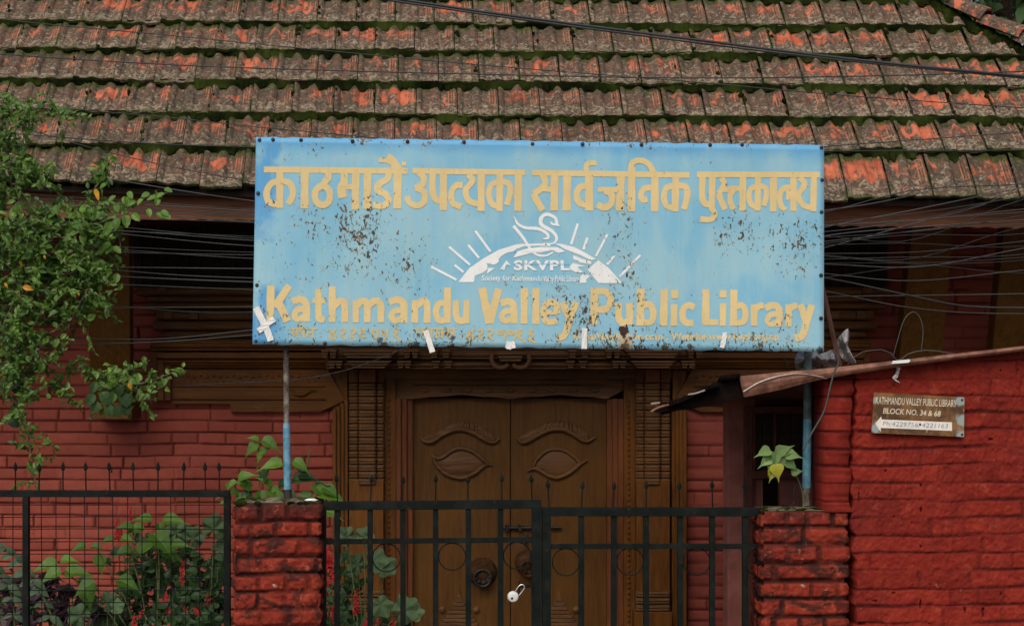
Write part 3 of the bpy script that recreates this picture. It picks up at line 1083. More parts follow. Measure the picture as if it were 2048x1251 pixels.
LB = c2([(930, 850), (970, 890), (1040, 890), (1130, 830), (1230, 785), (1330, 780), (1440, 820), (1540, 880), (1620, 895), (1665, 860)], 640, 690, 4.633)
RB = c2([(1045, 150), (1070, 180), (1110, 175), (1200, 125), (1260, 107), (1330, 112), (1400, 150), (1450, 178), (1505, 152)], 674, 821, 2.91)
LBt = c2([(1600, 830), (1500, 760), (1400, 715), (1300, 695), (1220, 715), (1100, 780), (985, 835)], 640, 690, 4.633)
RBt = c2([(1460, 130), (1400, 88), (1330, 62), (1270, 55), (1200, 70), (1130, 105), (1070, 145)], 674, 821, 2.91)
for lo, hi in ((LB, LBt), (RB, RBt)):
    m_ = relief(lo, YD - .016, .0145)
    b_ = m_.build('eyebrow_carving', M['carved'], door, smooth=True)
    # feathered band above the brow: overlapping curls
    m_ = MB()
    lo_s = [p for p in spline(lo, 6)]; hi_s = [p for p in spline(hi[::-1], 8)]
    nn = 26
    for i in range(nn):
        t = .07 + .86 * i / nn
        a = lo_s[int(t * (len(lo_s) - 1))]; b = hi_s[int(t * (len(hi_s) - 1))]
        pts = spline([P(a[0], a[1], YD - .004), P((a[0] + b[0]) / 2 + 3, (a[1] + b[1]) / 2, YD - .010), P(b[0] + 6, b[1], YD - .004)], 4)
        m_.tube(pts, [.006, .012, .013, .012, .011, .009, .008, .006, .003][:len(pts)], 6)
    m_.build('brow_feathering', M['carved'], b_, smooth=True)
LE_u = c2([(1035, 1008), (1080, 1045), (1130, 1040), (1230, 972), (1320, 955), (1430, 992), (1540, 1085), (1595, 1112)], 640, 690, 4.633)
LE_d = c2([(1038, 1010), (1070, 1090), (1150, 1180), (1250, 1220), (1330, 1225), (1430, 1185), (1500, 1130), (1555, 1100)], 640, 690, 4.633)
RE_u = c2([(1142, 332), (1165, 280), (1220, 232), (1270, 222), (1330, 232), (1395, 280), (1420, 303), (1456, 285)], 674, 821, 2.91)
RE_d = c2([(1108, 350), (1150, 335), (1190, 352), (1240, 380), (1290, 387), (1360, 355), (1415, 308), (1440, 300)], 674, 821, 2.91)
for up, dn in ((LE_u, LE_d), (RE_u, RE_d)):
    m_ = relief(up, YD - .014, .0125)
    p = spline([P(x, y, YD - .014) for x, y in dn], 6); m = len(p)
    m_.tube(p, [0.0125 * (.45 + .55 * min(1, 5 * min(i, m - 1 - i) / m)) for i in range(m)], 7)
    e_ = m_.build('eye_carving', M['carved'], door, smooth=True)
    m_ = MB()
    ol = [q for q in spline(up[1:-1], 4)] + [q for q in spline(dn[1:-1], 4)][::-1]
    fill_dome(m_, ol, YD - .001, .016)
    m_.build('eyeball_carving', M['carved'], e_, smooth=True)
# bosses (with a ring) and little stupas low on the leaves
for (bx, by, br) in ((965, 1143, 30), (1056, 1124, 27)):
    r_ = br * YD / F
    m_ = MB(); m_.lathe(P(bx, by, YD), [(r_, -.01), (r_ * .97, .012), (r_ * .8, .034), (r_ * .5, .052), (.01, .060)], 20, 'y')
    b_ = m_.build('door_boss', mat_plain('boss_wood', (.070, .032, .014), .75, .4, 0, 24, .1) if bx < 1000 else bpy.data.materials['boss_wood'], door, smooth=True)
    m_ = MB()
    for q in range(9):
        a = q * 2 * math.pi / 9
        m_.lathe((P(bx, by, YD)[0] + r_ * .5 * math.cos(a), YD - .042, P(bx, by + 8, YD)[2] + r_ * .4 * math.sin(a)), [(.022, -.01), (.018, .01), (.004, .02)], 7, 'y')
    cc = Vector(P(bx, by + 12, YD - .055)); rr = r_ * .55
    m_.tube([cc + Vector((rr * math.cos(a), -.01, rr * math.sin(a))) for a in np.linspace(0, 2 * math.pi, 22)], .008, 6)
    m_.build('lion_face_ring', M['iron'] if bx < 1000 else bpy.data.materials['boss_wood'], b_)
for cx in (918, 1118):
    m_ = MB()
    for i in range(9):
        wd = (6 + i * 5.2) * (1 if i < 7 else 1.1)
        y = 1196 + i * 8
        m_.pbox(cx - wd, cx + wd, y, y + 6.6, YD - .012 - .003 * i, YD + .002)
    m_.prism([(cx, 1180), (cx + 6, 1196), (cx - 6, 1196)], YD - .014, YD + .002)
    for s in (-1, 1):
        m_.lathe(P(cx + s * 34, 1218, YD), [(.024, -.004), (.02, .012), (.004, .02)], 8, 'y')
    m_.build('stupa_carving', M['carved'], door, bevel=.002)
m_ = MB()
m_.tube([P(1006, 1055, YD - .022), P(1123, 1054, YD - .022)], .0085, 8)
for x in (1014, 1040, 1075): m_.pbox(x - 3, x + 3, 1049, 1061, YD - .036, YD)
m_.pbox(1010, 1080, 1051, 1058, YD - .012, YD + .001)
m_.tube([P(1052, 1062, YD - .02), P(1054, 1080, YD - .03), P(1050, 1090, YD - .02)], .008, 6)
m_.build('door_bolt', M['iron'], door)

# ------------------------------------------------------------------ lean-to behind the right pillar
shed = empty('lean_to', P(1550, GZ, 9.1), 'dark narrow lean-to with pink pilaster and boarded front behind the right gate pillar', 'shed')
YS = 9.0
M['pink'] = mat_plain('dull_pink_plaster', (.30, .105, .085), .8, .2, 0, 9)
M['brownpaint'] = mat_plain('red_brown_paint', (.105, .032, .022), .6, .3, 0, 14)
m_ = MB(); m_.pbox(1455, 1511, 770, 1560, YS, YS + .14); m_.build('pilaster', M['pink'], shed, bevel=.006)
m_ = MB()
m_.pbox(1490, 1506, 812, 1560, YS - .045, YS + .10)
m_.pbox(1506, 1625, 812, 826, YS - .04, YS + .1)
m_.pbox(1500, 1625, 940, 957, YS - .05, YS + .1)
m_.pbox(1548, 1553, 826, 940, YS - .01, YS + .1)
m_.build('shed_frame', M['brownpaint'], shed, bevel=.004)
m_ = MB()
for i in range(6):
    a = 1506 + i * 19
    m_.pbox(a, a + 18, 826, 941, YS + .01 + .004 * (i % 2), YS + .05)
m_.build('board_panel', M['dark'], shed, bevel=.002)
m_ = MB(); m_.pbox(1560, 1650, 957, 1560, YS + .02, YS + .08); m_.pbox(1511, 1526, 957, 1560, YS, YS + .08)
m_.build('lower_panel', M['pink'], shed, bevel=.004)
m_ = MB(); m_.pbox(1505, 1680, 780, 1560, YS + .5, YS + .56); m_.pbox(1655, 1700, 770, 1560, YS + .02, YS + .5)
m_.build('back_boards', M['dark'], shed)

# ------------------------------------------------------------------ red wall and gate pillars
YG = 7.6
def crackx(z):
    """the crack between pillar and wall, as an x position"""
    return P(1706, 0, YG)[0] + .016 * (fbm(z * 3.1, 0 * z, 31, 3) - .5) * 2 + .018 * (vn(z * 34, 0 * z, 3) - .5) + .006 * np.sin(z * 7)


RK = dict(ch=.0755, L=.25, seed=41, mw=.010, depth=.0036, wob=.032, rough=.0068, halfp=.5, vstr=(0, .45), round_=.0002, hs0=.22)
wall_r = empty('red_wall', P(1880, 1660, YG), 'thickly painted dark red brick wall right of the crack, carrying the small direction sign', 'wall')
zt_a = P(1650, 748, YG)[2]; zt_b = P(2048, 701, YG)[2]; xa_, xb_ = P(1650, 0, YG)[0], P(2048, 0, YG)[0]
def ztop(x): return zt_a + (zt_b - zt_a) * (x - xa_) / (xb_ - xa_)
mb = MB()
def ex(X, Z):
    # plaster strip beside the crack is smoother; scattered pits
    pit = (vn(X * 26, Z * 30, 77) > .955) * 1.0
    return -.010 * pit + .010 * (fbm(X * 1.7, Z * 4.5, 55, 3) - .5), pit * .9
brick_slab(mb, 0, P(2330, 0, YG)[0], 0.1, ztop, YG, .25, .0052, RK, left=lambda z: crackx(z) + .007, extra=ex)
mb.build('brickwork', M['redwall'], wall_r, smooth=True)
xw = P(1706, 0, YG)[0]

PK = dict(ch=.0765, L=.24, seed=72, mw=.016, depth=.013, wob=.016, rough=.0085, halfp=.6, vstr=(.3, 1), round_=.0022)
pr = empty('brick_pillar', P(1612, 1660, YG), 'rough red brick gate pillar right of the gate, stepped and split from the wall by a crack', 'pillar')
mb = MB()
zp = P(0, 1021, YG)[2]
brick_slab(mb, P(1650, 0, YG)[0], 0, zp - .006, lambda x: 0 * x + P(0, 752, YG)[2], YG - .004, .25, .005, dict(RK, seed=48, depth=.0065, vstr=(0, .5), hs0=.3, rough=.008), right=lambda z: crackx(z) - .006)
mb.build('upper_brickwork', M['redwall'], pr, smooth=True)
mb = MB()
tp = brick_column(mb, P(1523, 0, YG)[0], xw - .016, YG, YG + .25, .1, zp, .0055, PK, .004)
mb.build('brickwork', M['pillar'], pr, smooth=True)
M['captop'] = mat_plain('mossy_mortar', (.060, .058, .030), .95, .5, 0, 16, .05, (.22, .20, .13))
tp.build('mortar_cap', M['captop'], pr, smooth=True)
pl = empty('brick_pillar', P(555, 1660, YG), 'short stained red brick gate pillar left of the gate, mossy on top, carrying the sign post', 'pillar')
zl = P(0, 1005, YG)[2]
mb = MB()
tp = brick_column(mb, P(466, 0, YG)[0], P(643, 0, YG)[0], YG, YG + .26, .1, zl, .0055, dict(PK, seed=93), .010)
mb.build('brickwork', M['pillar'], pl, smooth=True)
tp.build('mortar_cap', M['captop'], pl, smooth=True)
# thin moss and lichen crust on the pillar tops
mb = MB()
for (x0, x1, z, seed) in ((468, 642, zl, 1), (1526, 1650, zp, 2)):
    rr = random.Random(seed)
    for _ in range(150 if seed == 1 else 50):
        p = P(rr.uniform(x0 + 2, x1 - 2), 0, YG)
        y = YG + rr.uniform(.01, .24); r0 = rr.uniform(.005, .016)
        mb.lathe((p[0] * y / YG if False else p[0], y, z), [(r0, -.008), (r0, .002), (r0 * .6, r0 * .45), (.002, r0 * .6)], 7, sx=rr.uniform(.8, 1.8))
    if seed == 1: ml = mb; tag(mb.build('moss_crust', M['moss'], pl), kind='stuff')
    else: tag(mb.build('moss_crust', M['moss'], pr), kind='stuff')
    mb = MB()
# pale flake lying on the left pillar
m_ = MB(); m_.lathe(P(622, 1000, YG + .05), [(.018, -.006), (.022, .002), (.012, .008), (.002, .009)], 9, sx=1.4)
tag(m_.build('plaster_flake', M['tape']), 'small white flake lying on the mossy top of the left gate pillar', 'flake')

# side face of the wall seen through the opening: a reddish upright post
m_ = MB(); m_.pbox(1632, 1652, 800, 1560, YG + .27, YG + .34)
m_.build('door_post', M['brownpaint'], shed, bevel=.004)

# rusty sheet-metal roof edge running along the wall top: torn corrugated end at the left
M['rust'] = mat_plain('rusted_sheet', (.15, .055, .032), .6, .35, .1, 16, .35, (.26, .115, .075))
M['rustdark'] = mat_plain('blackened_rust', (.008, .005, .004), .85, .4, 0, 20, .04)
M['bare_metal'] = mat_plain('bare_metal_edge', (.36, .32, .27), .45, .2, .4, 20, .5)
roof_s = empty('rusty_roof_sheet', P(1650, 750, YG - .04), 'rusty brown sheet metal roof edge with a torn corrugated end above the gate pillar', 'roof sheet')


def strip(px_top, px_bot, Y0, th, mat, name, bulge=0.0, parent=None, k=8, tilt=0.0):
    t_ = spline(px_top, k); b_ = spline(px_bot, k); n_ = min(len(t_), len(b_))
    V, f = [], []
    for i in range(n_):
        for s in (0, .25, .5, .75, 1):
            x = t_[i][0] + (b_[i][0] - t_[i][0]) * s; y = t_[i][1] + (b_[i][1] - t_[i][1]) * s
            Y = Y0 - bulge * math.sin(math.pi * s) + tilt * (1 - s)
            V.append(P(x, y, Y))
    o = len(V)
    for q in V[:o]: V.append((q[0], q[1] + th, q[2]))
    for i in range(n_ - 1):
        for s in range(4):
            a = i * 5 + s
            f.append((a, a + 1, a + 6, a + 5)); f.append((o + a + 5, o + a + 6, o + a + 1, o + a))
        f.append((i * 5 + 5, o + i * 5 + 5, o + i * 5, i * 5)); f.append((i * 5 + 4, o + i * 5 + 4, o + i * 5 + 9, i * 5 + 9))
    f.append((0, 1, 2, 3, 4, o + 4, o + 3, o + 2, o + 1, o)); e = (n_ - 1) * 5
    f.append((e + 4, e + 3, e + 2, e + 1, e, o + e, o + e + 1, o + e + 2, o + e + 3, o + e + 4))
    m_ = MB(); m_.add(V, f)
    return m_.build(name, mat, parent, smooth=False)


YF_ = YG - .07
strip([(1478, 752), (1560, 744), (1640, 737), (1760, 724), (1900, 708), (2048, 691), (2330, 655)],
      [(1488, 794), (1560, 779), (1640, 759), (1760, 739), (1900, 720), (2048, 702), (2330, 668)], YF_, .006, M['rust'], 'front_flashing', .012, roof_s)
# bare silvery crease where paint has flaked off
strip([(1487, 781), (1520, 762), (1560, 750), (1600, 746), (1640, 752), (1655, 758)], [(1487, 785), (1520, 766), (1560, 753), (1600, 748), (1640, 754), (1655, 758.5)], YF_ - .014, .003, M['bare_metal'], 'bare_edge', .002, roof_s)
# corrugated sheet: seen from its torn front end, hanging down at the left
def corr(pts_top, drop, Y0, depth, per, amp, name, mat):
    """sheet whose front edge runs along pts_top with fine corrugations; extends back by depth"""
    t_ = spline(pts_top, 10)
    L_ = [0]
    for a, b in zip(t_, t_[1:]): L_.append(L_[-1] + math.hypot(b[0] - a[0], b[1] - a[1]))
    n_ = int(L_[-1] / per * 8); V, f = [], []
    for i in range(n_ + 1):
        s = L_[-1] * i / n_
        x = np.interp(s, L_, [q[0] for q in t_]); y = np.interp(s, L_, [q[1] for q in t_])
        wv = amp * math.sin(2 * math.pi * s / per)
        tooth = R.uniform(-1.5, 1.5) if False else 0
        for t in range(5):
            q = P(x, y - wv * (1 if t == 0 else .8) + drop * t / 4, Y0)
            V.append((q[0], Y0 + depth * t / 4 + wv * .0012, q[2]))
    for i in range(n_):
        for t in range(4):
            a = i * 5 + t
            f.append((a, a + 1, a + 6, a + 5))
    m_ = MB(); m_.add(V, f)
    o = m_.build(name, mat, roof_s, smooth=True)
    so = o.modifiers.new("thickness", 'SOLIDIFY'); so.thickness = .003
    return o
corr([(1340, 808), (1375, 796), (1402, 781), (1420, 775), (1441, 770)], 24, YF_ - .05, .30, 4.6, 4.5, 'corrugated_sheet', M['rustdark'])
corr([(1440, 757), (1455, 753), (1482, 751)], 34, YF_ - .03, .25, 4.6, 5, 'corrugated_sheet', M['rustdark'])
m_ = MB()
top_ = spline([(1303, 820), (1322, 812), (1345, 805), (1372, 796), (1400, 783), (1420, 774), (1438, 768)], 6) + [(1440, 759)] + [(1440 + 42 * t, 757 - 4 * t) for t in np.linspace(.02, 1, 14)]
L_ = [0]
for a_, b_ in zip(top_, top_[1:]): L_.append(L_[-1] + math.hypot(b_[0] - a_[0], b_[1] - a_[1]))
teeth = []
for i in range(int(L_[-1] / 2.4)):
    d_ = i * 2.4; x_ = np.interp(d_, L_, [q_[0] for q_ in top_]); y_ = np.interp(d_, L_, [q_[1] for q_ in top_])
    teeth.append((x_, y_ - (R.uniform(4, 8) if i % 2 and d_ > 40 else 0)))
m_.prism(teeth + [(1490, 793), (1440, 806), (1380, 818), (1312, 825)], YF_ + .01, YF_ + .04)
m_.build('sheet_underside', M['rustdark'], roof_s, bevel=.004)
strip([(1301, 821), (1318, 812), (1345, 805), (1372, 795), (1400, 780), (1412, 777)], [(1305, 824), (1320, 816), (1345, 809), (1372, 799), (1400, 785), (1412, 782)], YF_ - .03, .004, M['rust'], 'torn_edge', .004, roof_s)
strip([(1302, 805), (1320, 803)], [(1302, 808), (1320, 806)], YF_ - .02, .003, M['bare_metal'], 'metal_splinter', 0, roof_s, 4)
strip([(1376, 787), (1392, 784), (1410, 778)], [(1376, 789.5), (1392, 787), (1410, 781)], YF_ - .055, .003, M['bare_metal'], 'metal_splinter', 0, roof_s, 4)
# sheet lying back over the lean-to
m_ = MB()
q = [P(1478, 754, YF_ + .01), P(2330, 660, YF_ + .01)]
m_.add([q[0], q[1], (q[1][0], 9.75, q[1][2] - .42), (q[0][0], 9.75, q[0][2] - .16)], [(0, 1, 2, 3)])
m_.add([(a[0], a[1], a[2] - .005) for a in [q[0], q[1], (q[1][0], 9.75, q[1][2] - .42), (q[0][0], 9.75, q[0][2] - .16)]], [(3, 2, 1, 0)])
m_.build('roof_sheet', M['rust'], roof_s)

# tape on the flashing and the torn paper below it
m_ = MB(); m_.prism([(1783, 727), (1786, 721), (1819, 718), (1821, 722), (1816, 725)], YF_ - .02, YF_ - .016)
tag(m_.build('tape_strip', M['tape']), 'short white strip of tape stuck on the rusty roof edge', 'tape')
m_ = MB()
pp = spline([(1797, 734), (1795, 745), (1791, 753), (1788, 757), (1797, 764)], 4); wv = [5, 4, 3, 2.5, 3, 3, 3, 4, 5, 5, 4, 3.5, 3, 3.5, 4, 4, 3]
V, f = [], []
for i, (x, y) in enumerate(pp):
    for s, d in ((-1, .0), (0, .012), (1, .002)): V.append(P(x + s * wv[i] * .75, y + s * 1.2, YG - .022 - d * (1 + .5 * math.sin(i * 1.7))))
for i in range(len(pp) - 1):
    for s in range(2): f.append((i * 3 + s, i * 3 + s + 1, i * 3 + s + 4, i * 3 + s + 3))
m_.add(V, f); o = m_.build('paper_scrap', M['tape'])
so = o.modifiers.new("thickness", 'SOLIDIFY'); so.thickness = .002
tag(o, 'crumpled scrap of white paper hanging on the red wall below the roof edge', 'paper scrap')

# crumpled grey plastic on the roof edge
def crumple(outline, Y0, Y1, seed, name, label):
    rr = random.Random(seed)
    cx = sum(p[0] for p in outline) / len(outline); cy = sum(p[1] for p in outline) / len(outline)
    ol = spline(outline + [outline[0]], 2)[:-1]; n_ = len(ol)
    V, f = [P(cx, cy, Y0)], []
    for k in (1, 2, 3):
        s = k / 3
        for i, (x, y) in enumerate(ol):
            ridge = .05 * math.sin(i * 6.283 / n_ * 2 + seed) + rr.uniform(-.006, .006)
            V.append(P(cx + (x - cx) * s, cy + (y - cy) * s, Y0 + (Y1 - Y0) * s * .6 + ridge * (1 if k < 3 else .6)))
    for i in range(n_): f.append((0, 1 + i, 1 + (i + 1) % n_))
    for k in range(2):
        for i in range(n_):
            a = 1 + k * n_
            f.append((a + i, a + n_ + i, a + n_ + (i + 1) % n_, a + (i + 1) % n_))
    m_ = MB(); m_.add(V, f)
    o = m_.build(name, M['sheet'])
    so = o.modifiers.new("thickness", 'SOLIDIFY'); so.thickness = .003
    return tag(o, label, 'plastic sheet')
crumple([(1592, 738), (1590, 718), (1600, 700), (1616, 695), (1634, 704), (1640, 722), (1636, 738)], 7.86, 7.95, 3, 'plastic_sheet', 'curled grey plastic sheet under the lower right corner of the blue signboard')
crumple([(1632, 712), (1652, 704), (1668, 700), (1676, 716), (1680, 732), (1652, 734), (1644, 726)], 7.80, 7.9, 6, 'plastic_sheet', 'dark crumpled plastic sheet bunched at the foot of the brown sloping pole')
crumple([(1673, 679), (1684, 668), (1695, 657), (1697, 674), (1695, 690), (1704, 712), (1712, 726), (1694, 722), (1680, 710)], 7.84, 7.90, 9, 'plastic_sheet', 'tall pointed flap of grey plastic standing right of the brown sloping pole')

# ------------------------------------------------------------------ signboard
YB = 7.62
sign = empty('signboard', P(1076, 1004, YB + .06), 'large blue metal library signboard with yellow lettering and rusty chips on two posts', 'signboard')
SO = np.array(wloc(sign))


def loc(px, py): return tuple(np.array(P(px, py, YB)) - SO)


def swob(px, py):
    """gentle dents of the sheet"""
    return .0022 * math.sin(px * .013 + 1) * math.sin(py * .016 + .5) + .0016 * math.sin(px * .031 + py * .012)


def chipmask(n):
    PX = YB / F
    reg = None
    for (px, py, r, st, k) in ((722, 470, 85, .8, 1.0), (620, 455, 75, 1.3, .62), (660, 520, 60, 1, .55), (1470, 462, 70, 1.2, .85), (1590, 490, 75, .8, .78), (1245, 470, 55, .55, .62),
                               (1255, 560, 60, .6, .6), (810, 540, 85, 1, .62), (640, 300, 55, 1, .5), (1110, 600, 75, 1, .62), (1165, 640, 55, .7, .95), (560, 670, 120, 1.8, .62),
                               (850, 690, 190, 3.5, .85), (1250, 690, 240, 4.5, .9), (1520, 690, 180, 4, .8), (1570, 665, 50, 1, .7), (1030, 560, 60, 1, .3), (1180, 520, 60, 1, .3), (545, 290, 50, 1, .5), (1300, 280, 330, 12, .55), (800, 275, 330, 12, .55), (516, 480, 220, .25, .25)):
        s = n.math('MULTIPLY', n.math('POWER', n.sphere(loc(px, py), r * PX * (st if st < 1 else 1) if False else r * PX, st), .6), k)
        reg = s if reg is None else n.math('MAXIMUM', reg, s)
    v = n.mapping(scale=(1, 1, .62))
    a = n.noise(80, 4, .66, v, .6)
    b = n.noise(17, 3, .6, v)
    sc = n.math('ADD', n.math('MULTIPLY', a, .78), n.math('MULTIPLY', b, .30))
    sc = n.math('ADD', sc, n.math('MULTIPLY', n.math('SUBTRACT', reg, 1.0), .155))
    chip = n.step(sc, .540, .553)
    halo = n.step(sc, .475, .545)
    # single round specks anywhere
    vo = n.voro(42)
    sp = n.math('MULTIPLY', n.math('SUBTRACT', 1.0, n.step(vo, .05, .085)), n.step(n.noise(9, 2), .56, .60))
    chip = n.math('MAXIMUM', chip, sp)
    # one big rust spot with a drip
    e = n.math('ADD', n.sphere(loc(1248, 661), 15 * PX), n.math('MULTIPLY', n.math('SUBTRACT', n.noise(45, 4), .5), 2.2))
    gate = n.step(n.sphere(loc(1248, 663), 22 * PX), .0, .25)
    spot = n.math('MULTIPLY', n.step(e, .18, .35), gate)
    e2 = n.math('ADD', n.sphere(loc(1250, 690), 26 * PX * 1.0, .6), n.math('MULTIPLY', n.math('SUBTRACT', n.noise(40, 4), .5), .9))
    drip = n.math('MULTIPLY', n.step(e2, .35, .8), n.step(n.sphere(loc(1250, 690), 34 * PX, .6), .0, .3))
    e3 = None
    for (px, py, r) in ((830, 694, 20), (855, 690, 10), (905, 675, 12), (768, 690, 14), (1380, 692, 10), (1520, 690, 10), (1330, 695, 12), (650, 690, 8), (760, 680, 12), (1250, 695, 16), (735, 433, 8), (1640, 700, 12)):
        s = n.sphere(loc(px, py), r * PX); e3 = s if e3 is None else n.math('MAXIMUM', e3, s)
    e3 = n.math('MULTIPLY', n.step(n.math('ADD', e3, n.math('MULTIPLY', n.math('SUBTRACT', n.noise(70, 4), .5), 1.4)), .35, .6), n.step(e3, .0, .15))
    return chip, halo, spot, drip, e3


def chips_over(n, col):
    chip, halo, spot, drip, blot = chipmask(n)
    col = n.mix(n.math('MULTIPLY', halo, .35), col, (.40, .38, .22))
    col = n.mix(n.math('MULTIPLY', drip, .75), col, (.50, .27, .06))
    r = n.noise(30, 2)
    cc = n.mix(n.step(r, .52, .62), (.045, .040, .032), (.14, .068, .034))
    col = n.mix(chip, col, cc)
    col = n.mix(n.math('MULTIPLY', blot, .85), col, n.mix(n.step(r, .4, .6), (.10, .065, .030), (.030, .025, .018)))
    col = n.mix(spot, col, (.045, .014, .010))
    return col, n.math('MAXIMUM', chip, spot)


def mat_board():
    n = N('blue_sign_paint')
    PX = YB / F
    big = n.noise(2.6, 4, .6, None, .4); st = n.noise(7, 4, .6, n.mapping(scale=(3.2, 1, .45)))
    col = n.mix(n.step(big, .35, .66), (.185, .455, .63), (.285, .520, .63))
    col = n.mix(n.math('MULTIPLY', n.step(st, .48, .70), .35), col, (.36, .55, .58))
    col = n.mix(n.math('MULTIPLY', n.step(st, .50, .26), .28), col, (.17, .42, .66))
    z = n.node("ShaderNodeSeparateXYZ"); n.link(n.obj(), z.inputs[0])
    # newer, deeper blue along the top edge and lower left corner
    L0 = loc(512, 274); L1 = loc(1648, 290)
    edge = n.math('SUBTRACT', z.outputs[2], n.math('ADD', n.math('MULTIPLY', z.outputs[0], (L1[2] - L0[2]) / (L1[0] - L0[0])), L0[2] - L0[0] * (L1[2] - L0[2]) / (L1[0] - L0[0])))
    edge = n.math('ADD', edge, n.math('MULTIPLY', n.math('SUBTRACT', n.noise(6, 4), .5), .10))
    top = n.step(edge, -.085, -.004)
    col = n.mix(n.math('MULTIPLY', top, .75), col, (.060, .31, .62))
    lc = n.math('ADD', n.math('MAXIMUM', n.math('MAXIMUM', n.sphere(loc(520, 660), 70 * PX), n.sphere(loc(540, 600), 55 * PX)), n.math('MAXIMUM', n.sphere(loc(525, 380), 60 * PX, .4), n.sphere(loc(545, 300), 40 * PX))), n.math('MULTIPLY', n.math('SUBTRACT', n.noise(14, 4), .5), 1.2))
    col = n.mix(n.math('MULTIPLY', n.step(lc, .25, .75), .75), col, (.050, .29, .62))
    # yellowish stains running down
    dr = n.noise(5, 4, .7, n.mapping(scale=(5, 1, .35), loc=(3, 0, 0)))
    col = n.mix(n.math('MULTIPLY', n.step(dr, .60, .74), .35), col, (.44, .46, .30))
    col, chip = chips_over(n, col)
    n.bump(n.math('SUBTRACT', n.math('MULTIPLY', n.noise(40, 3), .2), chip), .35, .002)
    return n.done(col, n.math('ADD', .38, n.math('MULTIPLY', big, .25)), .35)


def mat_letter(name, a, b):
    n = N(name)
    big = n.noise(9, 4, .6); st = n.noise(14, 4, .6, n.mapping(scale=(3, 1, .5)))
    col = n.mix(n.step(big, .35, .7), a, b)
    col = n.mix(n.math('MULTIPLY', n.step(st, .52, .7), .25), col, tuple(c * .8 for c in a))
    col, chip = chips_over(n, col)
    n.bump(n.math('SUBTRACT', n.math('MULTIPLY', n.noise(60, 3), .2), chip), .3, .002)
    return n.done(col, .5, .3)


M['board'] = mat_board()
M['yellow'] = mat_letter('yellow_sign_paint', (.66, .51, .245), (.74, .565, .27))
M['white'] = mat_letter('white_sign_paint', (.76, .79, .80), (.84, .85, .84))
M['faded'] = mat_letter('faded_yellow_paint', (.52, .43, .20), (.62, .47, .20))

# the sheet
TLp, TRp, BRp, BLp = (512, 274), (1648, 290), (1648, 703), (505, 688)
mb = MB(); V, f = [], []
NXs, NZs = 96, 36
for j in range(NZs + 1):
    for i in range(NXs + 1):
        a, b = i / NXs, j / NZs
        x = (TLp[0] * (1 - a) + TRp[0] * a) * (1 - b) + (BLp[0] * (1 - a) + BRp[0] * a) * b
        y = (TLp[1] * (1 - a) + TRp[1] * a) * (1 - b) + (BLp[1] * (1 - a) + BRp[1] * a) * b
        if j == 0: y += 1.2 * math.sin(i * 1.7) * math.sin(i * .37)
        if j == NZs: y += 1.4 * math.sin(i * 1.3 + 1) * math.sin(i * .31)
        q = P(x, y, YB); V.append((q[0], YB + swob(x, y), q[2]))
for j in range(NZs):
    for i in range(NXs):
        a = j * (NXs + 1) + i; f.append((a, a + NXs + 1, a + NXs + 2, a + 1))
mb.add(V, f)
pan = mb.build('sheet_panel', M['board'], sign, smooth=True)
so = pan.modifiers.new("thickness", 'SOLIDIFY'); so.thickness = .0025; so.offset = -1
# frame behind the sheet
M['angle'] = mat_plain('rusty_angle_iron', (.10, .055, .035), .7, .4, .2, 20)
m_ = MB()
for i, (a, b) in enumerate((((514, 280), (1645, 296)), ((508, 682), (1645, 697)))):
    pa, pb = P(*a, YB + .02), P(*b, YB + .02)
    dz = .012
    m_.add([(pa[0], YB + .008, pa[2] - dz), (pb[0], YB + .008, pb[2] - dz), (pb[0], YB + .008, pb[2] + dz), (pa[0], YB + .008, pa[2] + dz), (pa[0], YB + .035, pa[2] - dz), (pb[0], YB + .035, pb[2] - dz), (pb[0], YB + .035, pb[2] + dz), (pa[0], YB + .035, pa[2] + dz)],
           [(0, 1, 2, 3), (7, 6, 5, 4), (0, 4, 5, 1), (1, 5, 6, 2), (2, 6, 7, 3), (3, 7, 4, 0)])
m_.pbox(513, 522, 292, 676, YB + .009, YB + .034); m_.pbox(1636, 1646, 306, 686, YB + .009, YB + .034)
m_.build('angle_frame', M['angle'], sign)

# screws round the edge
for (px, py) in ((519, 280), (546, 279), (602, 280), (705, 282), (815, 283), (928, 284), (1065, 288), (1165, 288), (1283, 289), (1420, 290), (1484, 290), (1643, 295), (516, 386), (514, 570), (512, 682), (650, 686), (905, 690), (1430, 698), (1520, 699), (1641, 698), (1643, 424), (1642, 550), (1642, 636), (1644, 360)):
    m_ = MB(); q = P(px, py, YB)
    m_.lathe((q[0], YB - .001, q[2]), [(.0085, -.002), (.0085, .002), (.0055, .005), (.001, .006)], 10, 'y')
    m_.build('screw', M['iron'], sign, smooth=False)


# ---- hand-painted lettering: every brush stroke is a flat ribbon lying on the sheet
LIFT = [0]


